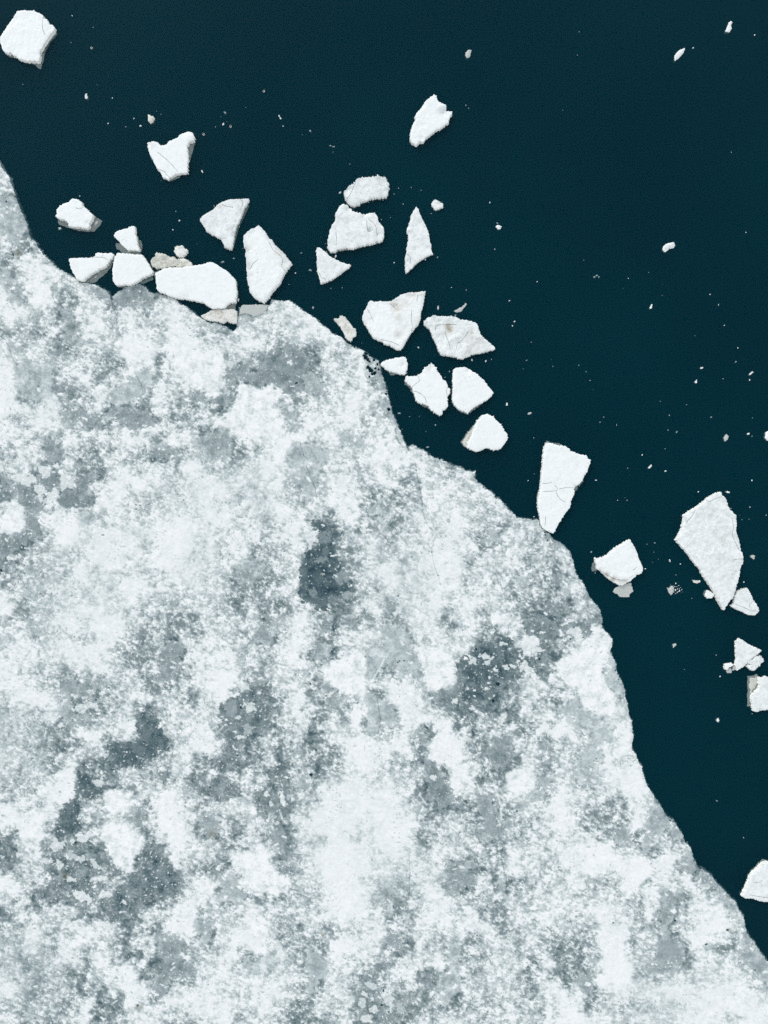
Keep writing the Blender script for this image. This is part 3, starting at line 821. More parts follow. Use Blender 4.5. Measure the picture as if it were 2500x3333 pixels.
HOLES = [(1198, 1196, 7), (1205, 1201, 6), (1212, 1218, 5), (1220, 1214, 6), (1208, 1206, 8), (1190, 1163, 8), (1197, 1170, 6), (1192, 1150, 7), (1203, 1177, 4), (1222, 1199, 4), (1218, 1172, 5), (1228, 1186, 4), (1233, 1203, 3), (1257, 1282, 4), (1266, 1332, 6), (1203, 1226, 3), (1186, 1158, 5),
         (1300, 2151, 3), (1315, 2150, 3), (1295, 2156, 3), (1756, 2144, 5), (1758, 1709, 4), (1775, 1740, 4), (1782, 1760, 3), (1774, 1733, 3), (2180, 2669, 4), (2003, 2182, 4), (2013, 2211, 3), (1297, 1939, 3),
         (867, 2225, 4), (785, 2303, 5), (774, 2457, 4), (1011, 2225, 3), (247, 2742, 5), (212, 2852, 6), (1389, 2743, 3), (313, 2278, 4), (684, 2561, 4), (1013, 2521, 8), (1500 + 403 / 3.318, 2638, 2), (1682, 2639, 4), (1550, 2112, 5), (1856, 2079, 4),
         (1620, 2226, 9), (1605, 2281, 8), (965, 1247, 6), (44, 829, 5), (22, 657, 4), (396, 1190, 4), (127, 1257, 3), (5, 1857, 6), (1075, 1795, 3), (1588, 2484, 4), (2196, 2995, 5), (2297, 3071, 5), (1314, 2917, 2), (1243, 3270, 6), (1248, 3223, 5), (450, 3270, 6), (2366, 3025, 6), (1995, 3000, 3), (1940, 2468, 3)]


ISLANDS = [  # snow islands and paler rafts inside the dark pools: (x0, y0, scale): (x, y, half length, half width, degrees, tone)
    (1500, 2000, 3.318, [(270, 455, 75, 30, 10, .86), (290, 520, 45, 22, -15, .84), (375, 597, 26, 20, 0, .94), (490, 565, 38, 22, 35, .84), (560, 550, 34, 20, 30, .86), (750, 370, 115, 85, -20, .86), (1140, 90, 48, 14, -30, .94), (880, 192, 32, 12, 0, .92), (768, 175, 17, 12, 0, .93),
                         (310, 683, 14, 13, 0, .92), (305, 738, 18, 12, 20, .92), (270, 800, 28, 15, 0, .93), (148, 817, 15, 13, 0, .9), (146, 878, 14, 12, 0, .88), (75, 800, 15, 13, 20, .9), (720, 590, 120, 48, 40, .84), (970, 665, 18, 38, 0, .95), (450, 1130, 30, 62, 20, .84), (920, 285, 12, 16, 0, .9), (120, 490, 45, 40, 20, .82), (1250, 190, 60, 70, 0, .84),
                         (455, 315, 35, 22, 0, .84), (165, 650, 8, 8, 0, .9), (400, 662, 9, 8, 0, .9), (295, 608, 12, 9, 0, .85), (360, 425, 9, 9, 0, .9), (760, 437, 16, 11, 0, .9), (850, 423, 10, 7, 0, .9), (130, 1010, 28, 26, 0, .86), (215, 1140, 22, 22, 0, .85)]),
    (500, 2000, 3.318, [(870, 995, 26, 12, 10, .93), (860, 1032, 30, 12, -30, .93), (1040, 1005, 72, 42, 30, .82), (925, 1110, 28, 18, 0, .82), (1150, 845, 32, 15, 20, .9), (790, 1135, 18, 9, 30, .93), (780, 1192, 16, 11, 0, .92), (893, 1272, 14, 12, 0, .93), (950, 1320, 62, 18, -10, .85), (880, 1448, 38, 10, 30, .92), (850, 1020, 62, 80, 0, .50), (1020, 1240, 50, 60, 0, .6), (970, 790, 60, 40, -20, .82), (100, 490, 22, 10, 30, .9)]),
    (500, 1000, 3.318, [(1475, 600, 28, 26, 0, .9), (1440, 525, 13, 15, 0, .88), (1500, 855, 30, 7, 0, .9), (1480, 805, 15, 7, 20, .92), (1560, 745, 20, 10, 30, .88), (1370, 670, 12, 8, 0, .8), (1545, 540, 10, 9, 0, .75), (1480, 1105, 32, 28, 0, .86), (830, 620, 45, 40, 0, .8), (800, 920, 32, 30, 0, .72), (1480, 700, 120, 60, 10, .45)]),
    (0, 2500, 3.318, [(783, 780, 24, 27, 0, .86), (635, 1040, 40, 45, 0, .84), (915, 740, 75, 55, 0, .88), (885, 1385, 118, 55, 15, .88), (1340, 1440, 20, 32, -20, .84), (1300, 1555, 20, 13, 0, .92), (1060, 150, 55, 40, 15, .80), (1100, 100, 18, 16, 0, .86), (510, 1000, 60, 35, 25, .84), (620, 830, 80, 60, 20, .82), (780, 950, 60, 40, 0, .7), (1030, 1030, 80, 28, 55, .80), (1080, 1190, 90, 30, -10, .86), (1150, 1360, 50, 45, 0, .9), (770, 1200, 60, 30, 20, .86), (880, 980, 40, 40, 30, .75)]),
    (1000, 2500, 3.318, [(1360, 95, 33, 38, 0, .88), (1480, 1210, 20, 15, -40, .85)]),
    (1000, 2000, 3.318, [(1590, 935, 36, 26, -15, .87), (730, 415, 55, 48, 0, .78), (250, 860, 70, 14, -38, .86), (1120, 520, 22, 16, 0, .86), (860, 250, 14, 14, 0, .8), (60, 1490, 26, 20, 0, .9)]),
    (1500, 2500, 3.318, [(250, 635, 38, 22, -10, .86), (210, 540, 30, 22, 0, .75), (440, 1170, 22, 20, 0, .95), (330, 620, 90, 60, 0, .52), (80, 1200, 80, 50, 0, .5)]),
    (2000, 2833, 3.318, [(560, 258, 26, 13, 30, .92), (918, 125, 18, 15, 0, .92), (1043, 125, 11, 9, 0, .94), (540, 150, 60, 15, 35, .85), (580, 850, 110, 60, 0, .52), (1040, 770, 30, 12, 25, .82)]),
    (0, 2000, 3.318, [(900, 1010, 75, 45, 15, .78), (1020, 990, 60, 28, 35, .84), (815, 880, 28, 22, 30, .85), (910, 900, 30, 12, 0, .8), (960, 825, 22, 18, 0, .72), (1600, 1290, 60, 70, 0, .34), (1500, 1450, 70, 60, 0, .33)]),
    (1000, 1500, 3.318, [(150, 1070, 65, 34, -20, .44), (360, 1265, 48, 65, 0, .46), (60, 1430, 52, 42, 0, .42), (430, 1450, 60, 42, 10, .56), (295, 1022, 42, 10, -12, .95), (200, 830, 70, 60, 0, .42), (50, 830, 75, 75, 0, .86), (20, 945, 12, 12, 0, .9), (290, 890, 16, 12, 0, .88), (200, 980, 50, 35, 0, .32), (780, 715, 16, 28, 0, .88), (665, 745, 32, 14, 0, .95), (610, 760, 22, 26, 0, .88), (770, 540, 28, 60, 0, .72), (865, 620, 32, 50, 0, .78), (845, 870, 14, 24, 0, .92), (885, 790, 20, 26, 30, .88)]),
    (0, 1500, 3.318, [(290, 200, 110, 60, 0, .86), (490, 110, 75, 62, 0, .84), (730, 220, 75, 90, -20, .82), (440, 330, 60, 90, -25, .84), (580, 370, 85, 55, -20, .86), (620, 60, 24, 32, 0, .9), (390, 690, 60, 50, 0, .46), (740, 430, 90, 60, 0, .40)]),
    (1000, 2833, 3.318, [(620, 1325, 42, 22, 40, .84), (720, 1500, 45, 35, 0, .82), (690, 1240, 75, 32, 30, .76), (880, 1400, 60, 100, -15, .82), (640, 1600, 60, 40, 0, .84), (705, 1380, 24, 18, 0, .86), (600, 1420, 40, 60, 30, .76), (1010, 1480, 60, 60, 0, .66)]),
    (500, 2833, 3.318, [(125, 740, 16, 16, 0, .9), (290, 735, 14, 10, 0, .9), (190, 1068, 14, 10, 0, .88), (310, 1095, 9, 9, 0, .95), (95, 880, 9, 12, 0, .85), (1355, 780, 20, 28, 0, .84), (1370, 900, 40, 95, -25, .86), (1000, 210, 28, 30, 0, .8), (850, 182, 13, 11, 0, .85), (1018, 300, 14, 16, 0, .88)]),
    (0, 2833, 3.318, []), (1500, 2833, 3.318, [(1365, 1225, 34, 24, 8, .94), (840, 200, 22, 60, 10, .95)]),
    (1500, 1500, 3.318, [(760, 1290, 24, 18, -30, .93), (1070, 1010, 40, 26, 20, .86), (910, 900, 30, 34, 0, .84), (1040, 1500, 40, 40, 0, .75)]),
    (500, 2500, 3.318, [(1220, 280, 34, 26, -20, .88), (1270, 390, 26, 34, 0, .8), (1330, 90, 14, 10, 0, .85), (1138, 138, 13, 11, 0, .95), (1390, 330, 28, 80, -10, .9), (1280, 520, 40, 40, 0, .66), (765, 610, 38, 55, 0, .9), (635, 740, 11, 13, 0, .9), (625, 780, 13, 18, 0, .88), (1340, 590, 28, 20, 0, .8)]),
]


def build_sheet():
    fine_x = np.arange(-40, 2545, 2.0)
    fine_y = np.arange(505, 3375, 2.0)
    gl = -40 - np.cumsum(np.linspace(3, 90, 60))
    gr = fine_x[-1] + np.cumsum(np.linspace(3, 90, 30))
    gb = fine_y[-1] + np.cumsum(np.linspace(3, 90, 60))
    gt = 505 - np.cumsum(np.linspace(3, 60, 26))
    xs = np.concatenate([gl[::-1], fine_x, gr])
    ys = np.concatenate([gt[::-1], fine_y, gb])
    X, Y = np.meshgrid(xs, ys)
    shp = X.shape
    X = X.ravel(); Y = Y.ravel()
    # signed distance to the shore, only worked out near it
    E = np.array(EDGE, float)
    Xw = X + 9.0 * fbm(X, Y, 12, 5, 3, .75)
    Yw = Y + 9.0 * fbm(X, Y, 12, 5, 4, .75)
    ins = inside(Xw, Yw, E)
    sd = np.where(ins, 200.0, -200.0)
    near = np.zeros(len(X), bool)
    g = ins.reshape(shp)
    # cells within ~60 units of the outline, by a coarse pass
    cx = X[::1]; cy = Y[::1]
    P = np.array(resample(EDGE, 25))
    P = P[(P[:, 0] > -2600) & (P[:, 0] < 4200) & (P[:, 1] < 6200)]
    for i in range(0, len(P)):
        x0 = np.searchsorted(xs, P[i, 0] - 45); x1 = np.searchsorted(xs, P[i, 0] + 45)
        y0 = np.searchsorted(ys, P[i, 1] - 45); y1 = np.searchsorted(ys, P[i, 1] + 45)
        nn = near.reshape(shp)
        nn[y0:y1, x0:x1] = True
    idx = np.where(near)[0]
    dd = np.full(len(idx), 1e9)
    qx, qy = Xw[idx], Yw[idx]
    dd = seg_dist(qx, qy, E[:-3], closed=False)
    sd[idx] = np.where(ins[idx], dd, -dd)
    keep = sd > -5.5
    # -- cover map
    nr, nc = 68, 51
    D = np.full((nr, nc), np.nan)
    for (c0, r0), rows in COVER.items():
        for j, rw in enumerate(rows):
            for i, ch in enumerate(rw):
                if ch != '.' and r0 + j < nr and c0 + i < nc:
                    D[r0 + j, c0 + i] = int(ch)
    for _ in range(60):
        m_ = np.isnan(D)
        if not m_.any():
            break
        acc = np.zeros_like(D); cnt = np.zeros_like(D)
        for dy in (-1, 0, 1):
            for dx in (-1, 0, 1):
                s_ = np.full_like(D, np.nan)
                ya, yb = max(0, dy), nr + min(0, dy); xa, xb = max(0, dx), nc + min(0, dx)
                s_[ya:yb, xa:xb] = D[ya - dy:yb - dy, xa - dx:xb - dx]
                ok = ~np.isnan(s_)
                acc[ok] += s_[ok]; cnt[ok] += 1
        fill = m_ & (cnt > 0)
        D[fill] = acc[fill] / cnt[fill]
    K = idx_keep = np.where(keep)[0]
    x = X[K]; y = Y[K]; sdk = sd[K]
    wx = x + 60 * fbm(x, y, 75, 4, 11, .6)
    wy = y + 60 * fbm(x, y, 75, 4, 12, .6)
    gx = np.clip(wx / 50 - .5, 0, nc - 1.001); gy = np.clip(wy / 50 - .5, 0, nr - 1.001)
    # outside the surveyed area fade to an average
    ix = gx.astype(int); iy = gy.astype(int)
    fx = gx - ix; fy = gy - iy
    fx = fx * fx * (3 - 2 * fx); fy = fy * fy * (3 - 2 * fy)
    u = (D[iy, ix] * (1 - fx) + D[iy, ix + 1] * fx) * (1 - fy) + (D[iy + 1, ix] * (1 - fx) + D[iy + 1, ix + 1] * fx) * fy
    out_d = np.maximum.reduce([-x, x - 2500, y - 3333, 500 - y, np.zeros_like(x)])
    big = 6.6 + 2.6 * fbm(x, y, 260, 4, 50)
    k_out = sstep(0, 160, out_d)
    u = u * (1 - k_out) + big * k_out
    u = u / 9.4
    u = (u - .68) * 1.02 + .675
    # ragged clumps
    n_big = fbm(x + 8 * perlin(x / 19, y / 19, 5), y + 8 * perlin(x / 19, y / 19, 6), 44, 5, 21, .56)
    n_fin = fbm(x * .86 + y * .5 + 5 * perlin(x / 7, y / 7, 8), (y * .86 - x * .5) * 1.5, 15, 3, 31, .5)
    n_pit = fbm(x, y, 8, 2, 41, .5)
    n_mid = fbm(x + 7 * perlin(x / 9, y / 9, 15), y + 7 * perlin(x / 9, y / 9, 16), 25, 4, 25, .55)
    vein = 1 - np.abs(fbm(x + 6 * n_mid, y - 6 * n_mid, 34, 4, 27, .6)) * 5
    amp = np.interp(u, [.2, .5, .8, .95], [.6, 1.0, .85, .45])
    lx = x + 10 * n_mid; ly = y - 10 * n_big
    lace = np.clip(1 - np.abs(fbm(lx + .4 * ly, ly - .3 * lx, 19, 3, 29, .5)) * 8, 0, 1)
    calm = np.zeros(len(x))
    for (mx, my, mr) in ((250, 1950, 190), (640, 1620, 130), (60, 2400, 140), (1320, 1900, 170), (1130, 2720, 210), (1280, 2850, 140), (620, 1830, 90), (820, 1590, 110), (150, 1300, 90), (80, 3150, 150), (330, 1780, 120), (2150, 3270, 160)):
        calm = np.maximum(calm, np.exp(-(((x - mx) ** 2 + (y - my) ** 2) / (mr * mr)) ** 1.4))
    amp = amp * (1 - .33 * calm)
    dev = amp * (.32 * n_big + .52 * n_mid + .38 * n_fin - .06 * np.clip(vein, 0, 1) + .14 * (lace - .35))
    dev = np.where(dev < 0, dev * np.interp(u, [.42, .62, .85], [1, .60, .5]), dev * np.interp(u, [.4, .7], [1.0, 1.1]))
    v = u - .012 + dev
    XP = [-1, .10, .25, .40, .495, .515, .60, .64, .655, .72, .738, .80, .93, 1.2]
    YP = [.12, .20, .32, .42, .475, .57, .635, .68, .735, .775, .875, .92, .97, 1.0]
    vl = np.interp(v, [-1, .1, .5, .8, 1.2], [.12, .2, .55, .85, 1.0])
    soft = np.maximum(sstep(.05, .30, fbm(x, y, 150, 3, 47)) * .35, calm * .6)
    v = np.interp(v, XP, YP)
    v = v * (1 - soft) + vl * soft
    # second layer: loose white crumbs lying over grey ice
    crumbs = sstep(.30, .42, fbm(x, y, 16, 3, 61, .5) + .5 * (u - .55))
    v = v + (np.maximum(v, .86) - v) * crumbs * .75 * (u < .9)
    pits = sstep(.28, .46, n_pit) * sstep(.0, .35, fbm(x, y, 70, 3, 71))
    v = v - .22 * pits * (v > .6)
    # pools and plates
    for n_, (x0, y0, s_, tone, grain, pts) in enumerate(POOLS):
        pl = T(x0, y0, s_, pts)
        A = np.array(pl)
        lo = A.min(0) - 14; hi = A.max(0) + 14
        b = np.where((x > lo[0]) & (x < hi[0]) & (y > lo[1]) & (y < hi[1]))[0]
        if not len(b):
            continue
        bx, by = x[b], y[b]
        jx = bx + 20 * fbm(bx, by, 19, 4, 100 + n_, .6)
        jy = by + 20 * fbm(bx, by, 19, 4, 300 + n_, .6)
        q = sdist(jx, jy, pl)
        wdt = 2.2 if tone < .5 else (7.0 if tone < .65 else 14.0)
        w = sstep(-wdt * .5, wdt, q)
        hold = .42 * n_big[b] + .5 * n_mid[b] + .2 * n_fin[b]
        if tone < .65:
            w = w * (1 - sstep(.19, .225, hold + .5 * fbm(bx, by, 12, 2, 1300 + n_, .5) * .4 - .0045 * np.minimum(q, 26))) * (.92 if tone < .3 else .86)
        inner = tone + (.02 if tone < .25 else .075 if tone < .5 else .03) + (grain + .04) * 2.6 * fbm(bx, by, 34, 5, 500 + n_, .65) + (grain + .02) * 1.3 * fbm(bx, by, 7, 3, 700 + n_) + .12 * hold
        if tone < .6:
            inner = inner + .13 * np.exp(-np.maximum(q, 0) / 11)
        if tone >= .65:
            inner = inner + .42 * hold * 1.0 - (.04 if tone > .85 else 0)
        if tone < .55:
            fl = sstep(.40, .46, fbm(bx + by * .3, by - bx * .1, 10, 3, 900 + n_, .6) + grain * 1.0)
            inner = inner + (.84 - inner) * fl
        elif tone > .85:
            inner = inner - .13 * pits[b]
        v[b] = v[b] * (1 - w) + inner * w
    v_form = v.copy()
    # rice-grain snow flecks scattered over the dark ice
    order = np.argsort(y, kind='stable')
    ysort = y[order]
    Gx = np.full(shp[0] * shp[1], -1, np.int64)
    Gx[K] = np.arange(len(K))
    Gx = Gx.reshape(shp)

    def stamp(cx_, cy_, a_, b_, ang, val, soft=1.2, mode='max', k_=1.0, wob=0):
        r_ = max(a_, b_) * (1 + wob) + 5
        i0 = np.searchsorted(xs, cx_ - r_); i1 = np.searchsorted(xs, cx_ + r_)
        j0 = np.searchsorted(ys, cy_ - r_); j1 = np.searchsorted(ys, cy_ + r_)
        ids = Gx[j0:j1, i0:i1].ravel()
        ids = ids[ids >= 0]
        if not len(ids):
            return
        ddx = x[ids] - cx_ + 1.5 * perlin(x[ids] / 5, y[ids] / 5, 5); ddy = y[ids] - cy_ + 1.5 * perlin(x[ids] / 5, y[ids] / 5, 6)
        ca, sa = math.cos(ang), math.sin(ang)
        p_ = (ddx * ca + ddy * sa) / a_; q_ = (-ddx * sa + ddy * ca) / b_
        r2 = np.sqrt(p_ * p_ + q_ * q_)
        if wob:
            sc_ = 4 + min(a_, b_) * .9
            r2 = r2 + wob * 1.6 * fbm(x[ids], y[ids], sc_, 3, int(cx_) % 97, .55)
            val = val + .07 * fbm(x[ids], y[ids], 9, 3, 5)
        w_ = (1 - sstep(1 - soft / max(a_, b_), 1 + soft / max(a_, b_), r2)) * k_
        if mode == 'max':
            v[ids] = np.maximum(v[ids], v[ids] * (1 - w_) + val * w_)
        else:
            v[ids] = v[ids] * (1 - w_) + val * w_

    rr = np.random.default_rng(5)
    dens = fbm(x, y, 70, 3, 1717)
    for _ in range(3800):
        cx_ = rr.uniform(0, 2500); cy_ = rr.uniform(600, 3333)
        i = np.searchsorted(xs, cx_); j = np.searchsorted(ys, cy_)
        if i >= shp[1] or j >= shp[0]:
            continue
        g_ = Gx[j, i]
        if g_ < 0 or sdk[g_] < 12:
            continue
        if v[g_] > .58 and rr.random() > .35:
            continue
        if dens[g_] < rr.uniform(-.25, .3):
            continue
        a_ = rr.uniform(1.8, 4.0) * (2.0 if rr.random() < .07 else 1.0)
        stamp(cx_, cy_, a_, a_ * rr.uniform(.45, .8), rr.normal(.5, .5), rr.uniform(.78, .97), 1.0)
    for (x0, y0, s_, lst) in ISLANDS:
        for (ax, ay, aa, ab, dg, tn) in lst:
            stamp(x0 + ax / s_, y0 + ay / s_, aa / s_, ab / s_, math.radians(dg), tn, 1.0, 'set', .9, wob=.75)
    # sharper bright slabs and wisps
    for _ in range(900):
        cx_ = rr.uniform(0, 2500); cy_ = rr.uniform(600, 3333)
        i = min(np.searchsorted(xs, cx_), shp[1] - 1); j = min(np.searchsorted(ys, cy_), shp[0] - 1)
        g_ = Gx[j, i]
        if g_ < 0 or sdk[g_] < 14 or v[g_] < .4:
            continue
        a_ = rr.uniform(4, 11)
        stamp(cx_, cy_, a_, a_ * rr.uniform(.18, .5), rr.normal(.45, .55), rr.uniform(.9, 1.0), 2.0, k_=.75)
    for _ in range(900):
        cx_ = rr.uniform(0, 2500); cy_ = rr.uniform(600, 3333)
        i = min(np.searchsorted(xs, cx_), shp[1] - 1); j = min(np.searchsorted(ys, cy_), shp[0] - 1)
        g_ = Gx[j, i]
        if g_ < 0 or sdk[g_] < 14 or v[g_] < .62:
            continue
        a_ = rr.uniform(2, 5.5)
        stamp(cx_, cy_, a_, a_ * rr.uniform(.3, .7), rr.normal(.45, .6), rr.uniform(.42, .6), 1.6, 'set', k_=rr.uniform(.4, .85))
    for (x0, y0, s_, wd, pts) in RIDGES:
        pl = resample(T(x0, y0, s_, pts), 3, closed=False)
        for q in pl:
            stamp(q[0], q[1], wd * .42, wd * .34, 0, .93, 1.5, k_=.45)
    crk = np.zeros(len(x))
    for (x0, y0, s_, pts) in CRACKS:
        pl = resample(T(x0, y0, s_, pts), 8, closed=False)
        pl = [(a + rr.normal(0, 1.2), b + rr.normal(0, 1.2)) for a, b in pl]
        A = np.array(pl)
        lo = A.min(0) - 4; hi = A.max(0) + 4
        b = np.where((x > lo[0]) & (x < hi[0]) & (y > lo[1]) & (y < hi[1]))[0]
        q = seg_dist(x[b], y[b], pl, closed=False)
        w = (1 - sstep(.3, 2.4, q)) * (.65 + .5 * fbm(x[b], y[b], 40, 2, 9))
        crk[b] = np.maximum(crk[b], np.clip(w, 0, 1))
    v = v * (1 - .30 * crk)
    silt = np.zeros(len(x))
    for (hx, hy, hr) in HOLES:
        stamp(hx, hy, hr * .8, hr * .6, rr.uniform(0, 3), .0, 1.5, 'set', k_=.95)
    hole = np.zeros(len(x))
    for (hx, hy, hr) in [(1052, 3038, 10), (2372, 3024, 8), (212, 2850, 12), (60, 826, 14), (692, 2715, 16), (640, 2625, 9), (453, 3275, 14)]:
        q = np.hypot(x - hx, y - hy) + 5 * fbm(x, y, 9, 3, 77)
        silt = np.maximum(silt, .55 * (1 - sstep(hr * .4, hr * 1.3, q)))
    # thin wet brink along the shore
    brink = (1 - sstep(0, 9, sdk + 7 * fbm(x, y, 22, 3, 91))) * sstep(-.1, .35, fbm(x, y, 60, 3, 92) + .12)
    v = v - .16 * brink * (v > .6)
    v = np.clip(v, 0, 1)
    # -- height: snow stands above bare ice, everything drops under water past the brink
    zin = .07 + .13 * sstep(.30, .98, .75 * v_form + .25 * v) + .05 * fbm(x, y, 60, 4, 81) + .02 * n_fin * (v_form > .6) - .06 * crk
    zin = np.maximum(zin, .03)
    zin = .018 + (zin - .018) * sstep(-1, 13, sdk)
    z = np.where(sdk > 0, zin, .018 + .09 * sdk)
    for (hx, hy, hr) in HOLES[:17]:
        q = np.hypot(x - hx, y - hy) + 3 * fbm(x, y, 4, 2, 78)
        z = np.where(q < hr * .75, -.9, z)
    # faces
    g = Gx
    a = g[:-1, :-1]; b = g[:-1, 1:]; c = g[1:, 1:]; d = g[1:, :-1]
    ok = (a >= 0) & (b >= 0) & (c >= 0) & (d >= 0)
    quads = np.stack([a[ok], d[ok], c[ok], b[ok]], 1)
    me = bpy.data.meshes.new('ice_sheet')
    nv = len(x)
    me.vertices.add(nv)
    co = np.column_stack([(x - CX) * S, (CY - y) * S, z]).astype(np.float32)
    me.vertices.foreach_set('co', co.ravel())
    nf = len(quads)
    me.loops.add(nf * 4)
    me.loops.foreach_set('vertex_index', quads.ravel().astype(np.int32))
    me.polygons.add(nf)
    me.polygons.foreach_set('loop_start', (np.arange(nf) * 4).astype(np.int32))
    me.polygons.foreach_set('loop_total', np.full(nf, 4, np.int32))
    me.update(calc_edges=True)
    me.validate()
    for k, val in (('tone', v), ('silt', silt)):
        at = me.attributes.new(k, 'FLOAT', 'POINT')
        at.data.foreach_set('value', val.astype(np.float32))
    me.polygons.foreach_set('use_smooth', np.ones(len(me.polygons), bool))
    me.materials.append(M['sheet'])
    o = bpy.data.objects.new('ice_sheet', me)
    C.objects.link(o)
    o['kind'] = 'structure'
    o['label'] = 'broad sheet of melting lake ice patched with white snow and bare grey ice'
    return o


build_sheet()

# ------------------------------------------------------------------ drifting floes
A4 = 4.1475
G_BIG = 'ice floes drifting off the edge of the sheet'


def F(x0, y0, poly, label, name='ice_floe', s=A4, ledges=(), cracks=(), stains=(), knobs=(), group=G_BIG, **kw):
    return floe(name, T(x0, y0, s, poly), label, group=group, ledges=[T(x0, y0, s, q) for q in ledges],
                cracks=[T(x0, y0, s, q) for q in cracks],
                stains=[(x0 + a / s, y0 + b / s, c / s, d) for a, b, c, d in stains],
                knobs=[(x0 + a / s, y0 + b / s, c / s, d) for a, b, c, d in knobs], **kw)


F(0, 0, [(250, 190), (320, 172), (440, 178), (480, 172), (520, 200), (560, 215), (605, 238), (606, 290), (640, 285), (665, 315), (688, 368), (725, 366), (760, 408), (745, 455), (705, 490), (680, 535), (640, 590), (610, 650), (580, 690), (555, 720), (560, 800), (545, 855), (430, 850), (385, 850), (330, 835), (290, 825), (250, 790), (200, 775), (185, 740), (130, 745), (80, 720), (55, 690), (38, 620), (22, 580), (40, 520), (70, 460), (110, 410), (150, 350), (200, 280), (220, 240)],
  'large clean white two-lobed floe in the top left corner, cracked on its right side', h=.5, relief=.07,
  ledges=[[(430, 850), (555, 850), (560, 720), (600, 690), (590, 800), (545, 932), (500, 900)], [(690, 500), (760, 440), (775, 440), (700, 530), (640, 600), (605, 690), (580, 690), (640, 590)], [(110, 740), (190, 735), (210, 775), (130, 765)]],
  cracks=[[(606, 290), (598, 350), (602, 430), (632, 500)]], knobs=[(690, 420, 40, -.05), (250, 300, 45, -.06), (420, 240, 60, -.04)], specks=2)
F(400, 350, [(350, 565), (352, 500), (420, 480), (480, 492), (530, 545), (600, 515), (640, 475), (700, 455), (765, 420), (780, 385), (840, 372), (885, 350), (945, 362), (983, 430), (970, 470), (925, 480), (885, 520), (880, 600), (888, 660), (890, 740), (880, 830), (883, 895), (790, 905), (720, 925), (640, 960), (620, 990), (560, 960), (520, 900), (470, 830), (430, 740), (385, 660)],
  'white floe shaped like a molar tooth with crumbled snow on its top right horn', top='clean', jag=1.6, h=.45,
  ledges=[[(885, 505), (975, 465), (950, 560), (905, 705), (885, 660)], [(620, 992), (660, 940), (780, 900), (768, 940), (680, 978)]],
  cracks=[[(500, 640), (600, 720), (680, 800), (750, 880)], [(480, 850), (570, 880), (630, 950)]], knobs=[(920, 420, 60, .14), (400, 510, 40, .08), (380, 520, 20, -.08), (600, 930, 60, -.08)], stains=[(370, 510, 25, .5)])
F(1200, 250, [(885, 268), (905, 285), (925, 345), (985, 390), (1035, 410), (1045, 485), (1090, 492), (1120, 500), (1118, 535), (1090, 560), (1070, 635), (1030, 670), (970, 712), (890, 755), (830, 800), (770, 850), (735, 900), (690, 900), (640, 940), (590, 920), (555, 880), (560, 800), (590, 690), (630, 610), (622, 550), (660, 500), (720, 430), (765, 360), (800, 330), (850, 290)],
  'clean white fish-shaped floe alone on open water with a grey dent by its right notch', h=.5, jag=1.5, relief=.08,
  knobs=[(1010, 490, 55, -.28), (1000, 440, 45, .16), (715, 860, 30, -.12), (960, 540, 60, -.06)], specks=4)
F(150, 600, [(385, 215), (450, 230), (500, 265), (525, 320), (560, 350), (610, 395), (655, 440), (640, 500), (600, 545), (605, 600), (565, 618), (490, 600), (400, 595), (325, 580), (320, 530), (270, 495), (200, 480), (150, 458), (170, 430), (170, 370), (210, 320), (270, 285), (330, 265), (365, 230)],
  'bright snow-topped floe with a wide drowned ledge pointing right, left end of the row', h=.6, relief=.06,
  ledges=[[(160, 480), (150, 455), (270, 480), (320, 500), (330, 560), (400, 590), (560, 600), (600, 580), (600, 540), (640, 480), (640, 425), (700, 455), (760, 490), (720, 560), (645, 635), (540, 635), (420, 620), (300, 585), (190, 545), (160, 520)]],
  cracks=[[(430, 345), (480, 360), (530, 330)]], knobs=[(580, 545, 30, -.12)])
F(150, 600, [(1190, 578), (1215, 600), (1220, 690), (1240, 760), (1250, 840), (1280, 910), (1200, 905), (1120, 905), (1080, 870), (1035, 820), (990, 770), (935, 715), (935, 690), (970, 650), (1040, 630), (1120, 610), (1150, 585)],
  'small white three-cornered floe on a brownish drowned ledge, above a square white floe', h=.45,
  ledges=[[(935, 790), (990, 785), (1050, 820), (1110, 880), (1270, 895), (1282, 960), (1180, 955), (1060, 950), (1000, 910), (990, 880), (950, 875), (935, 820)], [(1220, 690), (1240, 700), (1245, 750), (1270, 745), (1290, 790), (1297, 850), (1282, 905), (1250, 900), (1240, 800)]], specks=6, ledge_depth=(.03, .12))
F(150, 600, [(328, 1025), (400, 1012), (520, 1008), (610, 1008), (680, 990), (690, 960), (710, 940), (780, 945), (850, 950), (900, 942), (935, 970), (915, 1010), (880, 1040), (850, 1090), (820, 1130), (740, 1160), (660, 1200), (580, 1260), (520, 1310), (490, 1315), (440, 1295), (410, 1250), (380, 1200), (350, 1120)],
  'white wedge-shaped floe touching the sheet, left of the square white floe', h=.5,
  ledges=[[(520, 1310), (600, 1240), (740, 1150), (830, 1130), (880, 1040), (900, 1045), (870, 1130), (820, 1180), (760, 1240), (640, 1330), (560, 1325)]],
  cracks=[[(610, 1008), (690, 1000), (770, 1000), (800, 960)], [(700, 1000), (800, 1010), (850, 1030)]])
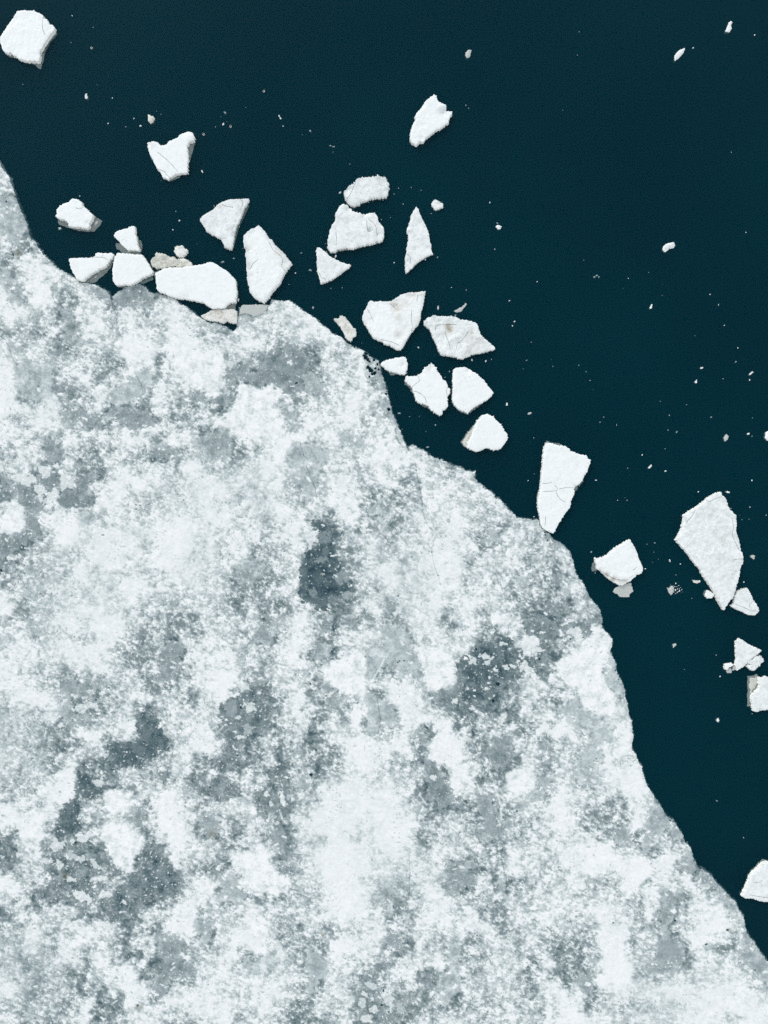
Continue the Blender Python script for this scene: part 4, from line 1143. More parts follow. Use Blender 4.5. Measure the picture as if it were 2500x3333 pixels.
F(150, 600, [(985, 942), (1060, 950), (1150, 955), (1240, 965), (1310, 968), (1350, 1020), (1390, 1080), (1430, 1150), (1458, 1190), (1440, 1230), (1340, 1270), (1240, 1330), (1155, 1375), (1080, 1365), (970, 1380), (920, 1320), (920, 1240), (915, 1160), (930, 1080), (945, 1000)],
  'square clean white floe pressed against the grey tip of the sheet', h=.5,
  ledges=[[(918, 1310), (990, 1350), (1080, 1350), (1160, 1355), (1250, 1315), (1440, 1215), (1440, 1280), (1310, 1335), (1180, 1375), (1080, 1385), (965, 1388)]], ledge_depth=(.05, .2))
F(450, 750, [(500, 225), (520, 215), (560, 225), (605, 215), (625, 255), (670, 265), (672, 300), (640, 340), (600, 370), (570, 385), (530, 345), (495, 300), (505, 260)],
  'small off-white lump of ice just above the long brown-stained floe', top='dirty', h=.35, jag=1.4, group='small lumps of ice between the floes', knobs=[(520, 235, 18, -.15)])
F(450, 750, [(245, 312), (300, 315), (370, 335), (440, 375), (490, 360), (515, 395), (570, 400), (610, 380), (650, 405), (700, 425), (740, 465), (720, 490), (650, 500), (560, 505), (480, 495), (400, 500), (330, 515), (250, 510), (195, 490), (182, 440), (200, 385), (245, 365)],
  'long lumpy brown-stained floe lying along the top of the biggest oblong white floe', top='muddy', side='muddy', h=.35, jag=2.0, relief=.16, dirt=.04, specks=22, knobs=[(330, 360, 40, .12), (560, 450, 30, -.12), (480, 420, 25, .1)])
F(450, 750, [(250, 600), (300, 570), (370, 530), (450, 520), (600, 520), (700, 505), (800, 490), (900, 475), (985, 445), (1060, 470), (1110, 510), (1180, 550), (1240, 590), (1275, 645), (1310, 655), (1330, 720), (1340, 820), (1335, 920), (1320, 985), (1250, 990), (1210, 1025), (1160, 1065), (1080, 1068), (1020, 1072), (950, 1030), (890, 985), (830, 975), (740, 955), (640, 935), (540, 925), (460, 900), (380, 870), (310, 845), (265, 800), (262, 720)],
  'large oblong pure white floe jammed against the sheet, widest of the row', h=.6, relief=.035,
  ledges=[[(205, 570), (260, 540), (350, 540), (360, 560), (270, 610), (260, 660), (220, 640)], [(1160, 1050), (1210, 1010), (1260, 975), (1328, 975), (1315, 1055), (1240, 1062)]], knobs=[(680, 925, 50, -.10), (600, 915, 35, -.08)])
F(450, 750, [(855, 1160), (920, 1130), (1000, 1085), (1100, 1075), (1200, 1076), (1300, 1068), (1335, 1100), (1340, 1180), (1325, 1255), (1280, 1260), (1200, 1225), (1150, 1258), (1080, 1235), (960, 1220), (900, 1200)],
  'small brown-speckled floe wedged in the notch under the large oblong floe', top='dirty', h=.35, specks=45, stains=[(1130, 1120, 90, .35), (1040, 1100, 50, .3)], group='small floes near the sheet')
F(600, 600, [(218, 487), (265, 435), (340, 395), (400, 360), (450, 295), (520, 255), (610, 225), (700, 218), (800, 215), (868, 210), (880, 235), (850, 280), (810, 345), (780, 420), (745, 500), (710, 580), (685, 660), (670, 760), (660, 820), (645, 888), (600, 880), (555, 855), (540, 810), (500, 745), (440, 720), (370, 680), (310, 640), (275, 580)],
  'pale worn kite-shaped floe with black specks and a stepped right side', top='worn', h=.4, relief=.07, rim=.2, specks=14, stains=[(490, 320, 25, .5)],
  cracks=[[(530, 295), (580, 310), (650, 325)], [(785, 230), (795, 290), (770, 350)]], knobs=[(700, 520, 30, -.1), (680, 600, 30, -.1), (660, 700, 30, -.1), (740, 440, 30, -.1)],
  ledges=[[(850, 290), (870, 270), (800, 420), (755, 500), (715, 600), (690, 680), (660, 880), (640, 880), (670, 700), (740, 480)]])
F(600, 600, [(1012, 575), (1050, 605), (1100, 665), (1140, 740), (1195, 775), (1215, 830), (1270, 870), (1330, 925), (1370, 975), (1410, 1030), (1455, 1085), (1400, 1150), (1350, 1230), (1320, 1290), (1290, 1360), (1240, 1410), (1190, 1470), (1130, 1560), (1080, 1612), (1020, 1580), (950, 1540), (890, 1460), (885, 1400), (860, 1330), (855, 1230), (845, 1100), (850, 1020), (835, 980), (840, 920), (820, 860), (805, 780), (805, 715), (840, 680), (900, 625), (960, 605)],
  'tall white floe with beige rims and a pointed right shoulder, right of the oblong floe', h=.5, rim=.5, specks=20, relief=.07,
  stains=[(870, 900, 60, .35), (890, 1080, 50, .3), (910, 1220, 40, .25), (1300, 930, 70, .35), (1350, 1100, 60, .35), (1200, 1450, 40, .3)],
  cracks=[[(900, 1150), (940, 1080), (1010, 1030)], [(1150, 800), (1200, 900), (1290, 970), (1340, 1020), (1320, 1120), (1370, 1190)]], knobs=[(870, 900, 40, -.12), (900, 1150, 40, -.1), (1350, 1080, 50, -.12)])
F(1000, 550, [(950, 92), (985, 125), (1060, 130), (1075, 175), (1098, 215), (1095, 250), (1108, 270), (1090, 310), (1085, 350), (1065, 400), (980, 400), (900, 412), (800, 435), (730, 470), (660, 505), (615, 520), (570, 495), (525, 440), (505, 380), (493, 325), (540, 275), (590, 225), (650, 200), (680, 145), (780, 125), (860, 130), (935, 120)],
  'pale knobbly floe with a curved lower edge, upper of the close pair', top='worn', h=.4, jag=2.2, rim=.35, relief=.08,
  cracks=[[(655, 200), (620, 280), (580, 370), (545, 410)]], knobs=[(560, 300, 50, -.12), (1030, 200, 60, -.10), (1080, 300, 40, -.12), (950, 140, 30, .1)])
F(1000, 550, [(475, 490), (540, 505), (580, 550), (615, 590), (700, 605), (760, 635), (820, 615), (910, 608), (948, 655), (960, 730), (1000, 770), (1030, 820), (1030, 920), (1010, 980), (900, 1010), (790, 1040), (700, 1060), (600, 1092), (560, 1085), (480, 1085), (405, 1100), (380, 1130), (310, 1130), (280, 1070), (280, 980), (300, 900), (330, 800), (380, 710), (385, 640), (410, 580), (440, 520)],
  'broad pale floe with a dark hooked crevice on the right, lower of the close pair', top='worn', h=.45, jag=1.9, relief=.09,
  cracks=[[(805, 720), (812, 800), (825, 860), (860, 850), (885, 838)], [(830, 700), (890, 740), (930, 800), (945, 900)], [(390, 880), (400, 960), (390, 1050)]],
  knobs=[(840, 840, 30, -.25), (560, 560, 40, -.12), (780, 630, 30, -.15), (960, 900, 40, -.14)],
  ledges=[[(330, 780), (385, 690), (400, 720), (350, 830)], [(400, 1100), (560, 1075), (700, 1050), (1020, 975), (940, 1010), (700, 1068), (420, 1115)]])
F(1000, 550, [(130, 1075), (165, 1070), (210, 1105), (260, 1140), (300, 1185), (370, 1225), (440, 1260), (520, 1290), (588, 1305), (560, 1345), (500, 1380), (440, 1430), (350, 1490), (270, 1525), (190, 1555), (170, 1490), (145, 1400), (135, 1300), (135, 1200), (125, 1120)],
  'pale three-cornered floe with a long point to the right, below the close pair', top='worn', h=.35, relief=.06,
  cracks=[[(165, 1420), (200, 1480), (250, 1500)]], ledges=[[(190, 1550), (340, 1480), (500, 1375), (400, 1465), (300, 1520), (200, 1562)]])
F(1250, 600, [(435, 318), (460, 345), (480, 410), (520, 490), (560, 570), (595, 660), (605, 730), (630, 830), (635, 900), (652, 945), (600, 970), (540, 1000), (460, 1050), (410, 1100), (350, 1160), (293, 1208), (288, 1120), (288, 1000), (305, 920), (310, 860), (330, 750), (330, 700), (308, 640), (320, 590), (350, 520), (365, 440), (400, 370)],
  'narrow pale shark-fin-shaped floe with a round white knob on its left edge', top='worn', h=.35, relief=.06, knobs=[(335, 635, 25, .18), (410, 890, 30, -.12), (330, 1050, 30, -.1)],
  cracks=[[(300, 950), (360, 1000), (350, 1080)]], stains=[(330, 870, 25, .25)])
F(1250, 600, [(680, 218), (730, 235), (765, 265), (792, 285), (788, 315), (755, 325), (730, 348), (700, 348), (670, 325), (648, 295), (650, 255)],
  'small rounded pale lump right of the shark-fin floe', top='worn', h=.3, jag=1.6, group='small lumps of ice between the floes', relief=.1)
F(1000, 900, [(855, 338), (900, 355), (980, 348), (1080, 352), (1130, 345), (1190, 310), (1250, 270), (1340, 240), (1380, 228), (1480, 228), (1590, 210), (1575, 300), (1560, 400), (1530, 500), (1520, 600), (1490, 660), (1420, 740), (1360, 830), (1320, 900), (1290, 960), (1258, 998), (1190, 985), (1120, 935), (1060, 925), (1000, 880), (910, 850), (870, 810), (820, 710), (770, 640), (747, 590), (760, 520), (775, 470), (810, 410), (825, 370)],
  'large heart-shaped floe with rusty brown staining down its middle', top='clean', h=.5, relief=.10, rim=.35,
  stains=[(1210, 430, 60, .75), (1230, 560, 45, .6), (1300, 380, 80, .35), (1240, 800, 55, .5), (1420, 250, 55, .6), (1290, 660, 90, .2), (1560, 260, 50, .4), (1170, 370, 50, .4), (1480, 620, 60, .25)],
  cracks=[[(1125, 385), (1190, 440)], [(1410, 480), (1400, 600), (1420, 690), (1400, 780)], [(820, 460), (870, 560), (900, 620)], [(1480, 340), (1490, 280)], [(1000, 860), (1150, 900), (1240, 940)]],
  knobs=[(1200, 420, 70, -.14), (1230, 820, 50, -.14), (850, 600, 50, -.08), (1400, 270, 50, -.12)],
  ledges=[[(1120, 930), (1190, 985), (1258, 1002), (1300, 930), (1360, 845), (1300, 880), (1200, 940)]])
F(1300, 900, [(478, 530), (510, 548), (620, 550), (760, 560), (820, 590), (900, 600), (970, 612), (1045, 648), (1060, 700), (1090, 790), (1130, 840), (1200, 895), (1250, 940), (1280, 965), (1292, 988), (1200, 1010), (1100, 1040), (980, 1055), (900, 1095), (848, 1120), (780, 1100), (680, 1080), (570, 1065), (530, 1020), (510, 950), (470, 870), (440, 790), (410, 720), (370, 690), (335, 660), (330, 610), (370, 572), (430, 550)],
  'hummocky floe with a brown mud patch and a sharp point to the lower right', top='worn', h=.45, relief=.16, specks=6,
  stains=[(665, 700, 55, 1.0), (700, 740, 60, .45), (950, 760, 40, .4), (890, 850, 40, .35), (1000, 860, 110, .25), (950, 1020, 100, .3), (450, 570, 40, .15)],
  cracks=[[(770, 970), (780, 910), (840, 870), (910, 780), (930, 740)], [(480, 740), (490, 680), (560, 655), (760, 660)], [(620, 780), (650, 870), (680, 960)]],
  knobs=[(680, 720, 60, -.16), (820, 920, 40, -.12), (1020, 830, 60, .10), (600, 800, 50, -.08), (740, 850, 40, .12), (560, 600, 40, -.12)],
  ledges=[[(1200, 890), (1285, 960), (1298, 990), (1100, 1045), (980, 1058), (1150, 980)]])
F(1000, 900, [(440, 530), (490, 535), (530, 580), (570, 630), (610, 680), (640, 715), (665, 760), (650, 800), (615, 830), (585, 880), (540, 850), (510, 800), (480, 730), (450, 680), (400, 630), (365, 590), (375, 570), (420, 575), (435, 560)],
  'small slim floe with brown blotches, left of the heart-shaped floe', top='dirty', h=.3, jag=1.7, specks=6, group='small floes near the sheet',
  stains=[(500, 680, 28, .7), (545, 740, 30, .6), (420, 630, 18, .6), (515, 650, 18, .5)])
F(1000, 900, [(985, 1188), (1040, 1150), (1100, 1130), (1180, 1110), (1280, 1095), (1325, 1095), (1340, 1140), (1355, 1180), (1345, 1260), (1310, 1335), (1250, 1320), (1190, 1305), (1120, 1285), (1050, 1250)],
  'small white leaf-shaped floe below the heart-shaped floe, pointing left at the sheet', h=.4, jag=1.2, group='small floes near the sheet', rim=.1, knobs=[(1290, 1200, 40, -.12)],
  ledges=[[(1040, 1235), (1120, 1270), (1190, 1290), (1225, 1312), (1170, 1335), (1130, 1330), (1090, 1290)], [(1000, 1175), (1040, 1125), (1080, 1118), (1110, 1135), (1050, 1160)]])
F(1250, 1130, [(640, 230), (670, 250), (700, 290), (720, 340), (760, 380), (785, 440), (840, 480), (855, 540), (890, 590), (885, 630), (855, 660), (850, 720), (860, 800), (830, 840), (790, 850), (780, 910), (745, 930), (690, 890), (640, 860), (600, 810), (540, 770), (480, 760), (430, 730), (420, 670), (395, 620), (385, 560), (340, 510), (290, 475), (278, 430), (315, 398), (430, 405), (470, 375), (520, 330), (560, 275), (600, 255)],
  'ragged star-shaped white floe with cracks on its left arm', h=.5, jag=2.0, relief=.05, ledges=[[(270, 490), (300, 470), (385, 540), (400, 630), (370, 600), (350, 555)], [(475, 750), (540, 760), (610, 815), (540, 810)], [(855, 660), (862, 800), (830, 842), (840, 740)]],
  cracks=[[(465, 405), (480, 460), (440, 495), (385, 540)], [(390, 595), (440, 610), (500, 640), (550, 690), (575, 760)], [(855, 545), (838, 600), (850, 660)]],
  knobs=[(620, 280, 45, -.14), (500, 370, 40, -.12)], stains=[(600, 300, 50, .25), (480, 380, 40, .25)])
F(1250, 1130, [(935, 310), (960, 290), (1020, 285), (1070, 275), (1120, 290), (1180, 330), (1240, 365), (1290, 410), (1340, 450), (1380, 510), (1430, 570), (1470, 620), (1440, 670), (1380, 720), (1300, 765), (1220, 810), (1170, 850), (1130, 895), (1060, 870), (1000, 840), (950, 790), (925, 740), (918, 660), (925, 560), (925, 430)],
  'clean white fan-shaped floe with a straight left side, right of the star-shaped floe', h=.5, specks=12, jag=1.2,
  knobs=[(1130, 330, 40, -.12), (960, 640, 50, -.05)], ledges=[[(940, 780), (1000, 820), (1110, 870), (1140, 860), (1220, 790), (1300, 760), (1290, 795), (1200, 855), (1140, 905), (1100, 905), (1000, 852)]])
F(1250, 1130, [(1395, 902), (1420, 930), (1470, 940), (1500, 990), (1560, 1035), (1600, 1090), (1620, 1140), (1657, 1180), (1657, 1250), (1620, 1310), (1570, 1370), (1530, 1378), (1480, 1390), (1400, 1370), (1340, 1370), (1290, 1400), (1240, 1412), (1170, 1390), (1130, 1370), (1120, 1300), (1170, 1220), (1220, 1060), (1260, 990), (1310, 930)],
  'clean white dome-shaped floe with a grey sloping shoulder on its left', h=.55, jag=1.6, ledge_depth=(-.10, .02),
  ledges=[[(1330, 915), (1300, 935), (1200, 1060), (1130, 1140), (1080, 1220), (1030, 1280), (1050, 1310), (1130, 1375), (1170, 1290), (1240, 1060), (1300, 960)]])
F(1600, 1400, [(735, 170), (800, 185), (900, 215), (990, 220), (1050, 265), (1060, 290), (1150, 325), (1275, 350), (1285, 385), (1327, 405), (1320, 450), (1290, 510), (1285, 560), (1240, 620), (1210, 690), (1165, 735), (1110, 770), (1100, 800), (1108, 860), (1070, 940), (1050, 1010), (1030, 1070), (980, 1120), (940, 1190), (890, 1270), (840, 1370), (820, 1390), (770, 1370), (700, 1335), (665, 1280), (650, 1200), (630, 1100), (612, 980), (620, 900), (645, 820), (655, 740), (665, 620), (675, 500), (690, 350), (705, 220)],
  'long white wedge floe cracked across its middle, its lower tip touching the sheet', h=.5, jag=1.4, relief=.05, specks=5,
  ledges=[[(735, 140), (830, 170), (900, 175), (968, 212), (900, 225), (735, 190)], [(1240, 600), (1242, 690), (1180, 765), (1160, 740), (1205, 690)], [(1105, 775), (1165, 738), (1168, 790), (1115, 828)], [(650, 800), (612, 890), (612, 980), (630, 1030), (630, 850)]],
  cracks=[[(690, 832), (760, 828), (860, 820), (890, 800), (980, 780), (1095, 776)], [(860, 825), (880, 880), (910, 930), (970, 970)], [(840, 745), (890, 800)], [(665, 720), (720, 725), (780, 712)], [(715, 1170), (722, 1230), (710, 1290)]],
  knobs=[(1130, 770, 22, -.2), (1160, 480, 60, -.05)])
F(1850, 1700, [(815, 235), (840, 280), (880, 340), (900, 390), (930, 480), (965, 560), (988, 610), (985, 650), (960, 695), (910, 700), (870, 740), (820, 790), (750, 825), (715, 845), (680, 845), (600, 800), (520, 750), (460, 690), (420, 650), (370, 620), (370, 560), (350, 520), (350, 485), (430, 480), (510, 445), (570, 385), (630, 340), (720, 290), (770, 255)],
  'white floe with a tan lower rim and a square grey tab on its left side', h=.55, relief=.06, rim=.15,
  stains=[(500, 700, 45, .7), (580, 760, 45, .7), (660, 790, 45, .65), (430, 630, 30, .55), (760, 800, 40, .5), (850, 330, 30, .3)],
  ledges=[[(352, 510), (375, 540), (372, 625), (388, 655), (318, 662), (320, 570)], [(930, 430), (985, 600), (990, 650), (960, 560)]],
  cracks=[[(400, 625), (480, 690), (580, 750), (680, 775), (770, 775), (850, 710)], [(900, 600), (860, 640)]], ledge_depth=(.01, .10), knobs=[(520, 720, 35, -.2), (620, 775, 40, -.2), (730, 800, 35, -.2)])
F(1850, 1700, [(700, 850), (760, 825), (845, 825), (855, 880), (870, 930), (820, 960), (815, 1005), (695, 1005), (670, 970), (605, 940), (625, 900), (670, 870)],
  'small grey see-through slab with white snow at top and bottom, under the tan-rimmed floe', top='grey', side='grey', h=.15, relief=.02, group='small floes near the sheet')
F(2100, 1580, [(1000, 92), (1020, 140), (1048, 150), (1080, 210), (1090, 270), (1130, 330), (1170, 375), (1208, 400), (1212, 530), (1205, 620), (1230, 700), (1255, 800), (1270, 880), (1305, 965), (1300, 1050), (1260, 1110), (1250, 1200), (1225, 1310), (1200, 1370), (1195, 1420), (1170, 1500), (1090, 1590), (1040, 1680), (1000, 1610), (960, 1540), (920, 1460), (880, 1380), (840, 1320), (780, 1240), (720, 1120), (650, 1050), (600, 970), (540, 890), (480, 830), (440, 780), (397, 738), (430, 680), (480, 570), (500, 480), (510, 400), (590, 345), (680, 290), (760, 230), (850, 160), (930, 110)],
  'largest right-hand floe, pale with grey patches, tapering to a point at the bottom', top='worn', h=.5, relief=.10,
  cracks=[[(800, 205), (850, 220), (900, 190), (1010, 150)], [(660, 330), (600, 430), (530, 500)], [(1150, 440), (1170, 560), (1150, 660), (1200, 780), (1240, 860)], [(1180, 1000), (1240, 990), (1300, 1000)]],
  knobs=[(900, 450, 70, -.08), (1020, 700, 110, -.09), (950, 900, 60, .07), (1200, 700, 40, -.08), (750, 780, 70, -.05), (1210, 1165, 30, -.1)], stains=[(920, 1440, 40, .3), (960, 1500, 40, .3), (900, 500, 80, .12), (1040, 720, 90, .12)])
F(2100, 1950, [(1365, -152), (1395, -100), (1420, -45), (1445, 15), (1480, 60), (1500, 90), (1525, 145), (1500, 180), (1460, 215), (1390, 205), (1300, 165), (1210, 130), (1145, 85), (1180, 60), (1185, 0), (1200, -60), (1240, -110), (1300, -135)],
  'pale five-sided floe with a crack near its base, by the largest right-hand floe', top='worn', h=.35, jag=1.5, cracks=[[(1185, 60), (1250, 80), (1330, 115), (1400, 152), (1510, 160)], [(1385, 110), (1400, 60), (1440, 30)]])
F(2100, 1950, [(1255, 528), (1320, 560), (1370, 605), (1450, 640), (1558, 692), (1530, 720), (1470, 765), (1420, 800), (1370, 850), (1310, 910), (1230, 955), (1215, 910), (1200, 880), (1220, 820), (1215, 700), (1210, 570)],
  'smooth pale grey-white floe like an arrowhead among small broken pieces', top='worn', h=.3, relief=.02, jag=.9)
F(2100, 1950, [(1375, 850), (1440, 795), (1485, 772), (1540, 765), (1585, 805), (1580, 835), (1540, 880), (1460, 958), (1420, 950), (1350, 895), (1370, 880)],
  'small rotten block with dark pits, against the right side of the arrowhead floe', top='worn', h=.3, jag=2.0, specks=26, group='broken pieces round the arrowhead floe', cracks=[[(1400, 820), (1450, 800)], [(1370, 870), (1430, 885)]], knobs=[(1440, 805, 14, -.25), (1395, 880, 12, -.25)])
F(2100, 1950, [(1060, 880), (1150, 862), (1193, 885), (1150, 905), (1110, 925), (1105, 950), (1085, 950), (1060, 915)],
  'small white chunk left of the arrowhead floe', top='clean', h=.25, jag=1.2, group='broken pieces round the arrowhead floe')
F(2100, 1950, [(1090, 965), (1135, 935), (1160, 930), (1162, 995), (1110, 990)],
  'small dull grey chunk just under the white chunk', top='grey', side='grey', h=.08, jag=.8, group='broken pieces round the arrowhead floe', relief=.01)
F(2100, 1950, [(1185, 905), (1205, 900), (1222, 950), (1180, 960)],
  'tiny grey chunk in the gap beside the foot of the arrowhead floe', top='grey', side='grey', h=.1, jag=.8, group='broken pieces round the arrowhead floe', relief=.01)
F(2100, 1950, [(1510, 1050), (1560, 1060), (1610, 1040), (1659, 1060), (1800, 1100), (1850, 1300), (1750, 1450), (1659, 1475), (1560, 1490), (1480, 1512), (1440, 1495), (1430, 1410), (1415, 1330), (1430, 1280), (1500, 1220), (1530, 1150)],
  'pale floe cut off by the right border, smooth grey shelf on its left', top='worn', h=.4, jag=1.4, ledge_depth=(-.03, .03),
  ledges=[[(1380, 1040), (1440, 1040), (1505, 1005), (1540, 1060), (1550, 1150), (1450, 1280), (1435, 1330), (1450, 1450), (1380, 1445), (1385, 1250)]])
F(2100, 2700, [(1590, 425), (1640, 430), (1700, 430), (1850, 500), (1950, 700), (1850, 900), (1740, 960), (1600, 955), (1500, 935), (1440, 910), (1345, 912), (1285, 880), (1330, 790), (1370, 700), (1390, 620), (1430, 570), (1490, 520), (1540, 465)],
  'white floe with faint grey streaks cut off by the right border, lowest on the right', top='worn', h=.45, jag=1.3, relief=.09,
  ledges=[[(1425, 560), (1440, 540), (1490, 495), (1540, 440), (1590, 402), (1642, 412), (1640, 440), (1550, 480), (1440, 580)]], cracks=[[(1450, 690), (1520, 690), (1600, 640)], [(1400, 860), (1520, 880), (1659, 900)]])
F(2100, 1580, [(815, 1440), (840, 1420), (880, 1440), (912, 1465), (905, 1500), (885, 1520), (830, 1515), (805, 1490)],
  'small white lump with grey skirt beside the tip of the largest right-hand floe', h=.3, jag=1.3, group='small lumps of ice between the floes', ledge_depth=(.03, .15),
  ledges=[[(785, 1470), (800, 1425), (850, 1412), (880, 1430), (850, 1500), (810, 1510)]])
# a slab of thin ice rafted on the edge of the sheet
F(450, 750, [(1372, 1140), (1385, 1070), (1405, 1015), (1500, 1012), (1600, 1010), (1720, 1010), (1760, 1020), (1730, 1080), (1690, 1120), (1650, 1145), (1560, 1165), (1500, 1130), (1440, 1125)],
  'flat pale grey slab resting in the notch on the edge of the sheet', name='ice_slab', top='grey', side='grey', h=.24, relief=.02, jag=1.0, group='small floes near the sheet')

# smaller pieces with outlines of their own
G_LUMP = 'small lone pieces of ice on open water'
SMALL = [
    (2000, 0, 3.318, 'worn', .14, [(762, 522), (745, 570), (700, 625), (650, 660), (645, 610), (665, 575), (710, 540)], 'pale boat-shaped sliver of ice in the upper right open water'),
    (2000, 0, 3.318, 'worn', .12, [(1255, 228), (1274, 245), (1255, 275), (1265, 310), (1240, 352), (1195, 345), (1215, 300), (1232, 250)], 'pinched hourglass-shaped piece of pale ice near the top right corner'),
    (1400, 0, 3.318, 'grey', .12, [(415, 540), (447, 540), (440, 580), (425, 620), (395, 627), (378, 600), (385, 570)], 'small grey-white oval piece alone above the fish-shaped floe'),
    (400, 350, 4.1475, 'muddy', .2, [(340, 100), (370, 105), (380, 130), (405, 118), (435, 155), (410, 200), (375, 220), (345, 185)], 'small ragged beige piece above left of the molar-shaped floe'),
    (2000, 700, 3.318, 'worn', .12, [(525, 340), (570, 305), (640, 296), (654, 325), (640, 358), (590, 365), (545, 407), (518, 375)], 'curved bean-shaped white piece in the open water on the right'),
    (1250, 600, 4.1475, 'worn', .15, [(1512, 565), (1540, 550), (1565, 558), (1590, 575), (1572, 605), (1535, 608), (1508, 585)], 'small round white piece with a grey tail, right of the shark-fin floe'),
    (1300, 900, 4.1475, 'grey', .05, [(732, 468), (800, 430), (850, 410), (895, 358), (912, 375), (880, 415), (830, 475), (780, 487)], 'thin grey curved sliver above the hummocky floe'),
    (1300, 900, 4.1475, 'grey', .04, [(515, 400), (530, 390), (537, 420), (530, 447), (512, 440)], 'small grey upright oval between the heart-shaped and hummocky floes'),
    (2000, 1150, 1.904, 'worn', .2, [(935, 490), (950, 480), (975, 490), (975, 535), (945, 543), (932, 525)], 'white piece cut off by the right border above the largest right-hand floe'),
    (2100, 1580, 4.1475, 'muddy', .04, [(635, 1272), (690, 1285), (745, 1282), (745, 1305), (700, 1322), (655, 1312)], 'small flat brownish piece left of the lower part of the largest right-hand floe'),
    (2100, 1580, 4.1475, 'grey', .08, [(1420, 950), (1455, 935), (1480, 950), (1475, 995), (1450, 990), (1425, 970)], 'small round grey piece right of the largest right-hand floe'),
    (0, 0, 4.1475, 'worn', .1, [(1160, 1265), (1175, 1268), (1178, 1300), (1195, 1315), (1165, 1338), (1150, 1328), (1150, 1290)], 'small white comma-shaped piece below right of the two-lobed corner floe'),
    (2000, 1150, 1.904, 'grey', .08, [(692, 500), (708, 515), (700, 535), (685, 548), (676, 528), (684, 512)], 'small spiky grey-white piece above the largest right-hand floe'),
    (2000, 1150, 1.904, 'clean', .12, [(510, 162), (510, 185), (502, 188), (496, 176)], 'small bright three-cornered piece, upper left of the spiky grey piece'),
    (2000, 1150, 1.904, 'worn', .1, [(832, 132), (855, 112), (860, 118), (838, 136)], 'small slanting white sliver near the right border above the spiky grey piece'),
    (2000, 700, 3.318, 'clean', .12, [(398, 966), (407, 968), (400, 1008), (384, 1013), (380, 1004)], 'small bright upright sliver in the middle of the right-hand open water'),
    (1850, 1700, 4.1475, 'grey', .1, [(1340, 895), (1400, 855), (1425, 880), (1420, 930), (1385, 985), (1355, 955)], 'rotten grey piece at the left of the patch of glittering brash'),
    (150, 600, 4.1475, 'grey', .03, [(165, 582), (200, 582), (205, 602), (175, 610)], 'tiny grey-green scrap under the left end of the floe with the wide ledge'),
    (2000, 1150, 1.904, 'worn', .1, [(228, 690), (231, 700), (218, 714), (209, 712), (212, 702)], 'small white curl of ice between the cracked wedge floe and the largest right-hand floe'),
    (1500, 950, 1.904, 'grey', .08, [(412, 758), (420, 748), (438, 746), (438, 754), (424, 761)], 'small grey-white stick of ice right of the dome-shaped floe'),
    (1500, 950, 1.904, 'worn', .1, [(284, 685), (290, 688), (291, 705), (279, 704)], 'small white dot with a stalk between the fan-shaped and dome-shaped floes'),
    (2100, 1580, 4.1475, 'worn', .1, [(1087, 85), (1110, 75), (1140, 88), (1135, 102), (1108, 105)], 'small pale oval right of the top of the largest right-hand floe'),
    (2100, 1950, 4.1475, 'grey', .1, [(370, 612), (410, 595), (420, 620), (395, 640), (378, 660)], 'small grey-white shard alone left of the arrowhead floe'),
    (2100, 1950, 4.1475, 'worn', .1, [(975, 1610), (990, 1608), (1000, 1640), (985, 1660), (960, 1650)], 'small white shard alone below the arrowhead floe'),
]
for (x0, y0, s_, mt_, hh, pts, lab) in SMALL:
    pl = T(x0, y0, s_, pts)
    sd_ = hash_str(lab) % 9999
    px_, P_ = rough_outline(pl, 1.2, .8, sd_, 5)
    c_ = P_.mean(0)
    pts_, tr_, rim_, fl_ = triangulate(P_, .09, sd_)
    d_ = np.maximum(0, sdist(pts_[:, 0], pts_[:, 1], P_)); d_[rim_] = 0
    z_ = hh * (.5 + .5 * sstep(0, .2, d_)) + .03 * fbm(pts_[:, 0] / S, pts_[:, 1] / S, 8, 3, sd_)
    z_ = np.maximum(z_, .01)
    n_ = len(P_)
    V_ = np.vstack([np.column_stack([pts_ - c_, z_]), np.column_stack([(P_ - c_) * .96, np.full(n_, -.35)]), [[0, 0, -.36]]])
    k0 = len(pts_)
    F_ = [tuple(q) for q in tr_]
    for i in range(n_):
        i2 = (i + 1) % n_
        F_ += [(rim_[i], k0 + i, k0 + i2, rim_[i2]), (k0 + i2, k0 + i, k0 + n_)]
    za = np.zeros(len(V_))
    o = mesh_obj('ice_piece', V_, F_, M[mt_], {'tone': za, 'dirt': za, 'crack': za}, loc=(c_[0], c_[1], 0))
    tag(o, lab, 'ice piece', G_LUMP)
